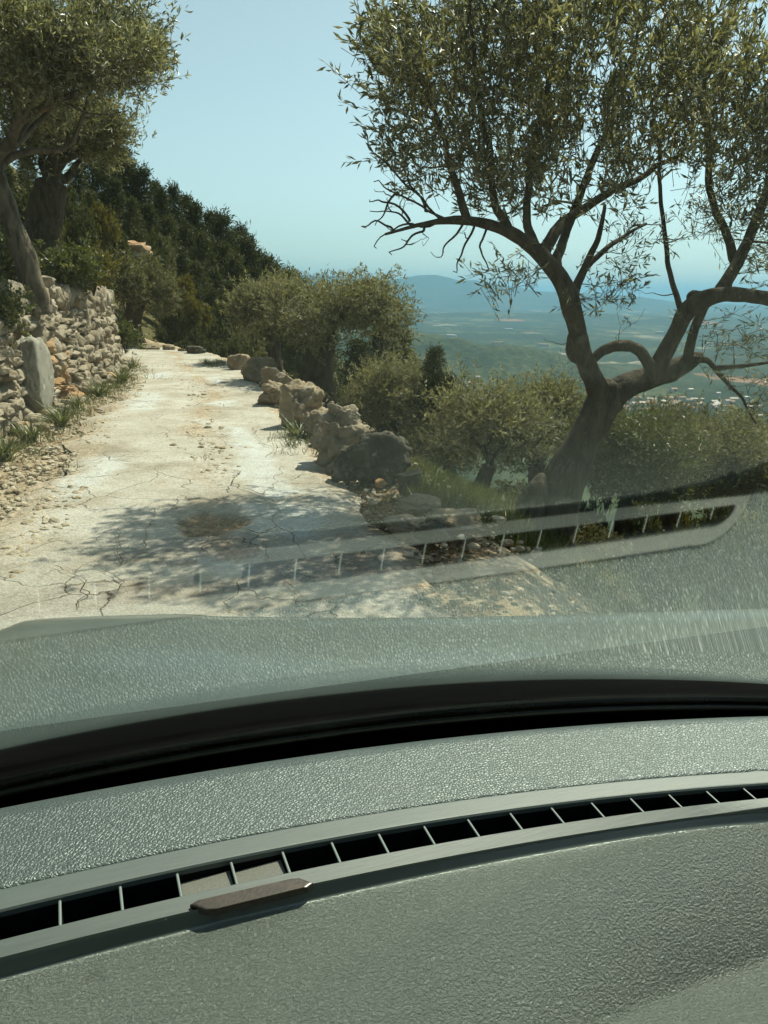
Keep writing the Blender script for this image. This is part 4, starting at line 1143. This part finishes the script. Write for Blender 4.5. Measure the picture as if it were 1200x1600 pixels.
# olives above the retaining wall
wz = 1.5
T1 = [at(52, 452, 9.9), at(38, 400, 9.9), at(12, 330, 9.85), at(-8, 260, 9.8)]
grown_olive('olive_tree', 'olive with a pale twisted split trunk growing on the wall top at the left edge', T1[0], 2, at(52, 92, 9.9), (1.45, 1.4, 1.35), 201, 760, .085, .021, .105, mats=(M['bark_grey'], M['olive_leaf']), trunk_pts=T1, lobes=13, nl=13, k=5, forks=7, length=.27)
T = Tree(202)     # second stem, the bare bough and the fine twigs that reach out over the road
T2 = [at(72, 405, 14), at(68, 360, 14), at(74, 325, 14), at(80, 285, 14)]
grown_olive('olive_tree', 'dark hollow-trunked olive behind the wall-top olive', T2[0], 2, at(104, 212, 14), (1.4, 1.2, 1.1), 203, 620, .10, .025, .25, mats=(M['bark'], M['olive_far']), trunk_pts=T2, lobes=10, nl=10, k=4, forks=6)

def overhang():
    T = Tree(204)
    A = [at(20, 190, 9.8), at(80, 160, 9.6), at(140, 140, 9.4), at(200, 115, 9.3), at(240, 95, 9.2)]
    T.limb(A, [.05, .04, .028, .016, .006], 8, 24, .1, 0, .03)
    T.limb([at(100, 155, 9.5), at(130, 175, 9.4), at(170, 180, 9.3), at(200, 172, 9.3)], [.018, .012, .007, .003], 6, 16, 0, 0, .02)
    rng = T.rng
    cs = [at(rng.uniform(150, 250), rng.uniform(60, 135), 9.3 + rng.normal() * .35) for _ in range(120)]
    cs = [c for c in cs]
    T.reach(cs, .007, .002, 4, .0, 0, 5); T.sprigs(cs, at(120, 150, 9.4), 4, .2, 10, .075, .019, .5, .08)
    bare = [at(rng.uniform(160, 222), rng.uniform(150, 188), 9.3 + rng.normal() * .2) for _ in range(26)]
    T.reach(bare, .005, .0012, 4, .05, 20, 6)
    return T
_o = overhang()
root = [o for o in COL.objects if o.get('label', '').startswith('olive with a pale twisted')][0]
_loc = np.array(root.location)
_o.wood.v += _o.twigs.v; _o.wood.f += [f + _o.wood.n for f in _o.twigs.f]; _o.wood.m += _o.twigs.m
for nm, mbx, mt in (('bough', _o.wood, M['bark_grey']), ('foliage', _o.fol, M['olive_leaf'])):
    _p = mbx.build(nm, mt, root, smooth=nm != 'foliage', loc=_loc); _p.location = (0, 0, 0)

# olives below and beyond the road
olive_px('round grey olive standing at the outside of the bend', (212, 541), 20.6, (216, 452), (112, 128), 210, 420, foot_z=.02, leaf=.13, lw=.034, trunk_r=.22, mats=(M['bark'], M['olive_dull']), nl=9)
olive_px('tall silvery olive with a dark forked trunk just beyond the boulder row', (497, 640), 13.2, (522, 497), (232, 138), 211, 560, leaf=.10, lw=.026, trunk_r=.27, lobes=13, nl=11, top=1.55)
olive_px('slim olive to the left of the tall silvery olive behind the boulder row', (434, 590), 16.5, (420, 485), (120, 105), 212, 330, leaf=.12, lw=.030, trunk_r=.13, nl=10)
olive_px('low spreading olive behind the big dark boulder with a bent pale bough', (600, 700), 11.6, (618, 622), (165, 112), 213, 400, leaf=.09, lw=.024, trunk_r=.16, nl=11)
olive_px('dry brownish olive below the road left of the small dark-trunked olive', (690, 760), 10.6, (690, 702), (120, 84), 214, 260, leaf=.085, lw=.022, trunk_r=.09, nl=10, mats=(M['bark'], M['olive_dull']))
T5 = [at(740, 800, 8.6), at(748, 768, 8.6), at(764, 728, 8.6)]
grown_olive('olive_tree', 'small olive with a thin dark trunk rising beside the terrace wall', T5[0], 1, at(768, 672, 8.6), (.55, .5, .36), 215, 240, .075, .019, .085, trunk_pts=T5, lobes=9, nl=10, k=4, forks=5)
olive_px('bushy yellow-green olive filling the gap left of the large trunk', (838, 800), 9.8, (832, 672), (135, 175), 216, 430, foot_z=-1.7, leaf=.085, lw=.022, trunk_r=.1, nl=11)
olive_px('sunlit leafy olive on the lower terrace right of the large trunk', (985, 830), 8.6, (985, 725), (190, 150), 217, 520, foot_z=-1.9, leaf=.08, lw=.021, trunk_r=.12, nl=12, mats=(M['bark'], M['shrub_leaf']))
olive_px('grey olive on the lower terrace at the right edge under the hanging twigs', (1130, 840), 9.2, (1130, 728), (230, 160), 218, 520, foot_z=-2.3, leaf=.085, lw=.022, trunk_r=.13, nl=11)
olive_px('pale olive crown just above the lower terrace between the large trunk and the right edge', (1050, 820), 11.5, (1050, 690), (170, 120), 219, 340, foot_z=-2.6, leaf=.09, lw=.023, trunk_r=.12, nl=11, mats=(M['bark'], M['olive_dull']))

# ---- shrubs
def shrub(seed, label, loc, r, h, leafm, n_c=120, leaf=.07, lw=.03, cat='shrub', group=None, name='shrub', nl=10):
    T = Tree(seed); rng = T.rng; loc = np.array(loc, float)
    for i in range(6):
        a = i * 1.05 + rng.uniform(0, .4); T.limb([loc + (0, 0, -.1), loc + np.array([math.cos(a) * r * .3, math.sin(a) * r * .3, h * .4]), loc + np.array([math.cos(a) * r * .6, math.sin(a) * r * .6, h * .75])], [.02 * h, .014 * h, .005], 5, 8)
    lob = [loc + np.array([math.cos(i * 2.4) * r * .55 * q, math.sin(i * 2.4) * r * .55 * q, h * rng.uniform(.3, .78)]) for i, q in enumerate(rng.uniform(.2, 1, 9))]
    cs = [lob[int(rng.integers(9))] + unit(rng.normal(size=3)) * np.array([r, r, h * .62]) * rng.uniform(.1, .45) for _ in range(n_c)]
    cs = [c for c in cs if c[2] > loc[2] + .03]
    T.reach(cs, .006 * h, .003, 3, .03, 0, 4); T.sprigs(cs, loc, 4, .16 * max(r, .6), nl, leaf, lw, .5, .08 * max(1, r), False)
    return T.build(name, label, cat, tuple(loc), M['bark'], leafm, group)
def on_ground(px, py, y):
    p = at(px, py, y); p[2] = min(p[2], gz(p[0], p[1]) + .02); return p
shrub(301, 'bright green leafy shrub on the wall top at the left edge below the trunk', at(8, 446, 10.3), .46, .55, M['shrub_leaf'], 150)
shrub(302, 'bright green shrub spilling over the wall top right of the pale trunk', at(110, 450, 12.0), .50, .5, M['shrub_leaf'], 170)
shrub(303, 'yellow green bush behind the right end of the wall top', at(146, 452, 12.6), .34, .5, M['shrub_yellow'], 110)
shrub(304, 'dark ivy-like shrub hanging over the wall face at the left edge', at(2, 512, 8.7), .26, .36, M['shrub_leaf'], 90, .05, .03)
shrub(305, 'green shrub at the foot of the wall end by the bend', at(196, 545, 16.6), .3, .5, M['shrub_leaf'], 80)
SH = {}
SH['g'] = shrub(310, 'dark green shrub on the wooded slope beyond the bend', (-9, 26, 2), 1.0, 1.2, M['pine_light'], 170, .14, .05, group='shrubs on the slope beyond the bend')
SH['y'] = shrub(311, 'yellowish bush on the wooded slope beyond the bend', (-9, 26, 2), 1.0, 1.1, M['shrub_yellow'], 170, .14, .05, group='yellowish bushes on the slope beyond the bend')
SH['d'] = shrub(312, 'greyish olive bush on the slope beyond the road', (-9, 26, 2), 1.0, 1.2, M['olive_dull'], 170, .14, .045, group='greyish bushes on the slope')
used = set()
def put(proto_key, x, y, s, z=None, rz=None, P=SH, rng=random.Random(4)):
    o = P[proto_key]
    if proto_key in used: o = copy_tree(o)
    used.add(proto_key)
    o.location = (x, y, gz(x, y) - .06 * s if z is None else z); o.scale = (s * rng.uniform(.9, 1.15), s * rng.uniform(.9, 1.15), s * rng.uniform(.85, 1.1)); o.rotation_euler = (0, 0, rng.uniform(0, 6.28) if rz is None else rz)
    return o
def put_px(key, px, row_top, y, wpx, P=SH, h0=1.25):
    """stand a shrub on the ground so that its top shows at row_top"""
    p = at(px, row_top, y); s = wpx * y / FPX / 2 / .95
    z = gz(p[0], y); top = p[2]
    o = put(key, p[0], y, s, P=P)
    sz = (top - z) / h0
    if sz < .5 * s: z = top - .6 * s * h0; sz = .6 * s
    if sz > 1.9 * s: z = top - 1.9 * s * h0; z = min(z, top); sz = 1.9 * s
    o.location.z = z if (top - sz * h0) <= z + .01 else z; o.scale.z = max((top - o.location.z) / h0, .3)
    return o
for key, px, row, y, w in [('y', 150, 318, 19, 66), ('g', 122, 330, 17.5, 60), ('y', 138, 372, 18, 60), ('g', 175, 345, 21, 70), ('d', 190, 402, 22, 60), ('g', 150, 402, 18, 60), ('g', 228, 372, 26, 70), ('d', 248, 368, 27, 60), ('y', 285, 428, 24, 46), ('y', 300, 462, 23, 40),
                           ('g', 270, 470, 23.5, 60), ('g', 300, 500, 22.5, 56), ('g', 335, 505, 23.5, 60), ('g', 262, 512, 22.8, 50), ('y', 318, 478, 25, 46), ('g', 350, 470, 26, 70), ('d', 385, 505, 21, 60), ('g', 372, 530, 19.5, 44), ('d', 408, 545, 17.6, 40), ('g', 340, 535, 21, 44), ('g', 285, 530, 22, 40), ('y', 395, 470, 27, 46),
                           ('g', 465, 585, 15.8, 50), ('d', 470, 605, 13.9, 34), ('g', 560, 600, 17.5, 80), ('g', 650, 585, 19, 80),  ('g', 700, 640, 15, 70), 
                           ('g', 870, 745, 9.6, 70), ('g', 775, 752, 12.5, 150), ('d', 850, 765, 11.5, 120), ('d', 900, 640, 13, 90), ('g', 960, 660, 14, 110), ('d', 1040, 668, 15, 120), ('g', 1120, 660, 14, 110), ('d', 1200, 650, 13, 120), ('d', 1200, 720, 9.6, 120), ('g', 1010, 800, 7.4, 110), ('g', 1100, 795, 7.2, 120), ('d', 1190, 790, 7.6, 130), ('g', 1260, 760, 7.4, 130), ('g', 1150, 860, 5.6, 130), ('g', 1040, 870, 5.4, 110), ('d', 940, 850, 7.2, 90), ('g', 1240, 850, 5.2, 130), ('g', 930, 790, 8.4, 70), ('y', 1060, 790, 8, 70), ('d', 600, 560, 17, 70),
                           ('g', 90, 300, 20, 90), ('y', 60, 330, 18, 70), ('g', 30, 310, 17, 90), ('d', 20, 390, 12.5, 60), ('g', 95, 395, 15, 60)]:
    put_px(key, px, row, y, w)

# ---- pines
def pine(seed, name, label, group, h=7.0, r=1.9, n_b=64, blades=26, leafm=None):
    T = Tree(seed); rng = T.rng
    T.limb([(0, 0, -.4), (.05, .03, h * .4), (-.04, .02, h * .75), (0, 0, h * .985)], [.15, .12, .07, .02], 8, 16, .08)
    cs = []
    for i in range(n_b):
        t = (i + .5) / n_b; z = h * (.10 + .88 * t); a = i * 2.4 + rng.uniform(-.4, .4)
        R = r * (1 - t) ** .9 * 1.2 * rng.uniform(.5, 1.15) + .04
        for q in (.45, .75, 1.0):
            cs.append((math.cos(a) * R * q + rng.normal() * .12, math.sin(a) * R * q + rng.normal() * .12, z + .22 * R * q + rng.normal() * .1))
    cs = np.array(cs)
    T.reach(cs, .02, .006, 3, .1, 0, 4)
    C_ = np.repeat(cs, blades, 0); d = unit(rng.normal(size=C_.shape) * .8 + np.array([0, 0, .55]) + unit(C_ * np.array([1, 1, 0])) * .5)
    leafs(T.fol, C_ + rng.normal(size=C_.shape) * np.array([.15, .15, .12]), d, rng.uniform(.2, .42, len(C_)), rng.uniform(.045, .085, len(C_)), rng)
    return T.build(name, label, 'pine tree', (0, 0, 0), M['bark'], leafm or M['pine_leaf'], group)
GP = 'dark pines on the wooded ridge beyond the bend'
PN = {'a': pine(401, 'pine_tree', 'dense dark green pine on the wooded ridge beyond the bend', GP), 'b': pine(402, 'pine_tree', 'narrow spiky dark pine on the wooded ridge beyond the bend', 'narrow spiky pines on the wooded ridge', 7.0, 1.45, 56), 'c': pine(403, 'pine_tree', 'lighter olive green pine among the dark pines of the ridge', 'lighter pines on the wooded ridge', 7.0, 2.0, 60, 26, M['pine_light'])}
prng = random.Random(8)
usedp = set()
def put_pine(key, px, row, y, smin=.45, smax=1.5, wide=1.0):
    p = at(px, row, y); z = gz(p[0], y); H = p[2] - z
    o = PN[key]
    if key in usedp: o = copy_tree(o)
    usedp.add(key)
    s = min(max(H / 7.0, smin), smax)
    o.location = (p[0], y, p[2] - 7.0 * s if s > H / 7.0 else z)
    sz = (p[2] - o.location.z) / 7.0
    w = min(sz, 1.35) * wide
    o.scale = (w * prng.uniform(.9, 1.1), w * prng.uniform(.9, 1.1), sz); o.rotation_euler = (0, 0, prng.uniform(0, 6.28))
    return o
for key, px, row, y in [('a', 192, 232, 42), ('b', 205, 258, 43), ('b', 222, 262, 42), ('a', 243, 283, 44), ('b', 252, 296, 41), ('b', 271, 290, 43), ('a', 290, 305, 44), ('a', 305, 318, 42), ('a', 328, 330, 43), ('b', 346, 334, 41), ('a', 362, 362, 43), ('b', 376, 354, 44), ('b', 388, 372, 42), ('a', 402, 392, 44), ('b', 418, 402, 42), ('b', 428, 410, 44), ('a', 440, 420, 43), ('b', 452, 424, 45), ('b', 463, 434, 43), ('b', 474, 444, 46), ('b', 487, 456, 46), ('b', 508, 448, 40), ('a', 175, 215, 44), ('a', 160, 225, 43), ('a', 140, 220, 42),
                       ('a', 180, 280, 37), ('c', 205, 310, 36), ('a', 232, 318, 37), ('c', 262, 340, 36), ('a', 290, 350, 37), ('c', 318, 365, 36), ('a', 345, 378, 37), ('c', 368, 398, 36), ('a', 395, 420, 37), ('c', 420, 436, 36), ('a', 445, 452, 37),
                       ('c', 215, 360, 31), ('a', 250, 385, 31), ('a', 282, 395, 31), ('c', 308, 410, 30), ('a', 335, 420, 31), ('a', 362, 440, 30), ('c', 390, 455, 30), ('a', 415, 468, 29), ('a', 300, 440, 27), ('a', 330, 455, 27), ('c', 360, 480, 26), ('a', 265, 420, 28), ('a', 120, 260, 36), ('c', 90, 270, 32), ('a', 40, 240, 34), ('a', 10, 260, 30), ('c', 140, 300, 29),
                       ('a', 440, 480, 27), ('a', 470, 490, 26), ('c', 500, 520, 24), ('a', 560, 530, 26), ('a', 600, 505, 27), ('c', 625, 520, 25)]:
    put_pine(key, px, row, y)
# one dark pine stands alone above the drop
o = copy_tree(PN['a']); o['label'] = 'single dark conifer standing against the valley right of the spreading olives'; del o['group']
p = at(679, 543, 11.0)
o.location = (p[0], 11.0, p[2] - 1.75); o.scale = (.20, .20, .25)
o = copy_tree(PN['b']); o['label'] = 'smaller dark conifer stepping down right of the single conifer'; del o['group']
p = at(704, 588, 10.9); o.location = (p[0], 10.9, p[2] - 1.4); o.scale = (.17, .17, .20)

# pale rocks showing through the scrub
for k, (px, py, y, w, h, lab, m) in enumerate([(190, 394, 21.5, 62, 30, 'orange and white rock outcrop in the scrub above the bend', 'B')]):
    lone_rock('rock', lab, (px, py + h / 2), w, h, 60 + k, M['limestone'] if m == 'L' else mat_stone('ochre_rock', (.26, .13, .06), (.38, .26, .16), (.5, .45, .38)), 3, .35, y=y, cat='rock')

# ---- strap-leaved clumps
def strap(label, base, n_l, L, seed, group='strap leaved plants at the wall foot', w=.022):
    rng = np.random.default_rng(seed); mb = MB()
    for i in range(n_l):
        a = rng.uniform(0, 6.28); e = rng.uniform(.75, 1.35); l = L * rng.uniform(.6, 1.15); m_ = 7
        t = np.linspace(0, 1, m_); drp = rng.uniform(.2, .8)
        r_ = l * (t * math.cos(e) + .35 * drp * t ** 2); z = l * (t * math.sin(e) - drp * .45 * t ** 2.2)
        c = np.stack([math.cos(a) * r_, math.sin(a) * r_, z], 1) + np.array([rng.normal() * .03, rng.normal() * .03, 0])
        s = np.array([-math.sin(a), math.cos(a), 0]); wd = w * rng.uniform(.6, 1.1) * (1 - t ** 2.2) + .001
        k_ = np.arange(m_ - 1)
        mid = c - np.array([0, 0, 1]) * wd[:, None] * .5
        v = np.vstack([c - s * wd[:, None] / 2, mid, c + s * wd[:, None] / 2])
        mb.add(v, np.vstack([np.stack([k_, k_ + 1, k_ + m_ + 1, k_ + m_], 1), np.stack([k_ + m_, k_ + m_ + 1, k_ + 2 * m_ + 1, k_ + 2 * m_], 1)]))
    o = mb.build('strap_leaf_plant', M['strap_leaf'], smooth=True); o.location = base
    tag(o, label, 'plant', group)
GS = 'strap leaved plants at the wall foot'
for k, (px, py, nl, L, lab) in enumerate([(96, 668, 52, .40, 'largest strap-leaved clump at the foot of the upright slab'), (48, 692, 46, .36, 'strap-leaved clump left of the largest clump by the wall'), (8, 722, 50, .36, 'strap-leaved clump at the left edge by the wall foot'), (155, 621, 40, .34, 'strap-leaved clump midway along the wall foot'), (192, 598, 44, .40, 'grassy clump near the far end of the wall foot'), (206, 578, 30, .34, 'farthest strap-leaved clump by the wall end'), (120, 640, 22, .26, 'small strap-leaved tuft behind the largest clump')]):
    strap(lab, tuple(onz(px, py) + (0, 0, .01)), nl, L, 500 + k, GS)
strap('upright strap-leaved tuft against the brown boulders on the right', tuple(onz(466, 686)), 26, .36, 520, None)
strap('small strap-leaved tuft at the foot of the craggy pale boulder', tuple(onz(505, 712)), 14, .2, 521, None)

# ---- grass and litter that nobody could count
def grass(name, label, pts, hgt, mat, per=14, seed=1, w=.007):
    rng = np.random.default_rng(seed); pts = np.repeat(np.asarray(pts), per, 0)
    p = pts + np.c_[rng.normal(size=(len(pts), 2)) * .045, np.zeros(len(pts))]
    d = unit(rng.normal(size=p.shape) * np.array([.45, .45, .1]) + np.array([0, 0, 1.]))
    mb = MB(); leafs(mb, p, d, hgt * rng.uniform(.4, 1.2, len(p)), w * rng.uniform(.6, 1.4, len(p)), rng, .35)
    tag(mb.build(name, mat, smooth=False), label, 'grass', kind='stuff')
rng = np.random.default_rng(31)
P = []
for _ in range(420):
    y = rng.uniform(5.2, 15.2); wl = np.interp(y, [q[1] for q in WALL], [q[0] for q in WALL]); x = wl + abs(rng.normal()) * .28 + .05; P.append((x, y, 0.0))
for _ in range(90): q = onz(rng.uniform(318, 352), rng.uniform(567, 577)); P.append((q[0], q[1], .01))
for _ in range(80): q = onz(rng.normal(470, 22), rng.normal(690, 10)); P.append((q[0], q[1], .0))
grass('grass', 'short green grass along the wall foot and road edge', P, .11, M['strap_leaf'], 10, 2)
P = []
for _ in range(1500):
    q = at(rng.uniform(640, 880), rng.uniform(735, 880), rng.uniform(5, 9.5)); P.append((q[0], q[1], -.01))
for _ in range(1200):
    x, y = rng.uniform(-1.2, 3.5), rng.uniform(4.6, 13)
    P.append((x, y, -.01))
P = np.array(P); P = np.vstack([P[:1500], P[1500:][pdist(P[1500:, 0], P[1500:, 1], ROAD)[0] > 2.3]]); P[:, 2] += terrain_z(P[:, 0], P[:, 1])
grass('meadow_grass', 'grass on the slope below the road', P, .2, M['shrub_leaf'], 14, 3, .010)
P = []
for _ in range(900):
    P.append((rng.uniform(-9, -4.6), rng.uniform(6, 16), -.01))
P = np.array(P); P[:, 2] += terrain_z(P[:, 0], P[:, 1]); P = P[P[:, 2] > 1.2]
grass('bank_grass', 'dry grass on the bank above the wall', P, .22, M['shrub_yellow'], 12, 4, .010)
mb = MB(); P = np.array([onz(rng.normal(600, 75), rng.normal(815, 42)) for _ in range(7500)])
d_, s_, _a = pdist(P[:, 0], P[:, 1], ROAD); P = P[(s_ < 0) & (d_ > .95) & (P[:, 1] > 3.6) & (P[:, 1] < 8)]
P[:, 2] = np.maximum(terrain_z(P[:, 0], P[:, 1]), -.6) + .012
d = unit(rng.normal(size=P.shape) * np.array([1, 1, .22]))
leafs(mb, P, d, rng.uniform(.02, .06, len(P)), rng.uniform(.008, .02, len(P)), rng)
tag(mb.build('leaf_litter', M['dry_leaf'], smooth=False), 'brown fallen leaves and bark scraps on the right verge', 'leaf litter', kind='stuff')

# ------------------------------------------------------------------ buildings on the plain
n = NT('house_render'); hw = n.end(n.prin(n.ramp(n.n('ObjectInfo').outputs['Random'], [(0, (.36, .31, .24)), (.5, (.46, .42, .35)), (1, (.60, .57, .52))]), .9, .1))
n = NT('roof_tile'); hr = n.end(n.prin(n.ramp(n.n('ObjectInfo').outputs['Random'], [(0, (.30, .17, .10)), (.6, (.40, .28, .19)), (1, (.6, .57, .52))]), .9, .1))
n = NT('window_dark'); hk = n.end(n.prin((.04, .045, .05), .3, .5))
def house(w, d, h, label, group, gable=True):
    root = tag(empty('house', (0, 0, 0)), label, 'house', group)
    v = np.array([(-w / 2, -d / 2, -4), (w / 2, -d / 2, -4), (w / 2, d / 2, -4), (-w / 2, d / 2, -4), (-w / 2, -d / 2, h), (w / 2, -d / 2, h), (w / 2, d / 2, h), (-w / 2, d / 2, h)])
    f = np.array([[0, 1, 5, 4], [1, 2, 6, 5], [2, 3, 7, 6], [3, 0, 4, 7]])
    mb = MB(); mb.add(v, f); mb.build('wall', hw, root, smooth=False)
    e = .5; r = d * .24 if gable else .5
    v = np.array([(-w / 2 - e, -d / 2 - e, h), (w / 2 + e, -d / 2 - e, h), (w / 2 + e, d / 2 + e, h), (-w / 2 - e, d / 2 + e, h), (-w / 2 - e, 0, h + r), (w / 2 + e, 0, h + r)])
    mb = MB(); mb.add(v, [np.array([[0, 1, 5, 4], [2, 3, 4, 5], [3, 2, 1, 0]]), np.array([[0, 4, 3], [1, 2, 5]])]); mb.build('roof', hr, root, smooth=False)
    for k in range(3):
        x = (k - 1) * w * .3
        v = np.array([(x - .7, -d / 2 - .05, 1), (x + .7, -d / 2 - .05, 1), (x + .7, -d / 2 - .05, 2.6), (x - .7, -d / 2 - .05, 2.6), (x - .7, -d / 2 + .1, 1), (x + .7, -d / 2 + .1, 1), (x + .7, -d / 2 + .1, 2.6), (x - .7, -d / 2 + .1, 2.6)])
        mb = MB(); mb.add(v, np.array([[0, 1, 2, 3], [4, 7, 6, 5], [0, 4, 5, 1], [1, 5, 6, 2], [2, 6, 7, 3], [3, 7, 4, 0]])); mb.build('window', hk, root, smooth=False)
    return root
H = [house(14, 9, 5.5, 'pale house with a tiled roof in the village on the plain below', 'village houses on the plain'), house(26, 12, 6, 'long pale farm building on the plain below the slope', 'long farm buildings on the plain', False)]
hrng = random.Random(12); seen = set()
def put_house(k, px, py, s=1.0):
    p = onz(px, py, PLAIN + 4); o = H[k]
    if k in seen: o = copy_tree(o)
    seen.add(k); o.location = (p[0], p[1], gz(p[0], p[1])); o.rotation_euler = (0, 0, hrng.uniform(-.5, .5)); o.scale = (s, s, s)
for _ in range(62): put_house(0, hrng.uniform(965, 1190), hrng.triangular(606, 648, 632), hrng.uniform(.8, 1.5))
for _ in range(16): put_house(0, hrng.uniform(675, 760), hrng.uniform(598, 636), hrng.uniform(.8, 1.4))
for a, b, s in [(690, 622, 1.3), (704, 611, 1.0), (735, 630, 1.2), (1010, 628, 1.2), (1090, 622, 1.2), (775, 584, 1.2), (792, 574, 1.0), (690, 490, 2.6), (795, 515, 2.0), (1030, 520, 2), (1110, 540, 1.8), (900, 560, 1.6), (850, 540, 2), (706, 525, 2.2)]: put_house(1, a, b, s)

# ------------------------------------------------------------------ air over the valley
hz = MB()
x0, x1, y0, y1, z0, z1 = -70000, 70000, -500, 70000, -330.0, 360.0
hz.add(np.array([(x0, y0, z0), (x1, y0, z0), (x1, y1, z0), (x0, y1, z0), (x0, y0, z1), (x1, y0, z1), (x1, y1, z1), (x0, y1, z1)]), np.array([[3, 2, 1, 0], [4, 5, 6, 7], [0, 1, 5, 4], [1, 2, 6, 5], [2, 3, 7, 6], [3, 0, 4, 7]]))
n = NT('haze_air')
vp = n.n('VolumePrincipled'); vp.inputs['Color'].default_value = (.27, .55, .76, 1); vp.inputs['Density'].default_value = 7.2e-5; vp.inputs['Anisotropy'].default_value = .25
haze = hz.build('haze', n.end(vp.outputs[0], True), smooth=False); tag(haze, kind='stuff')
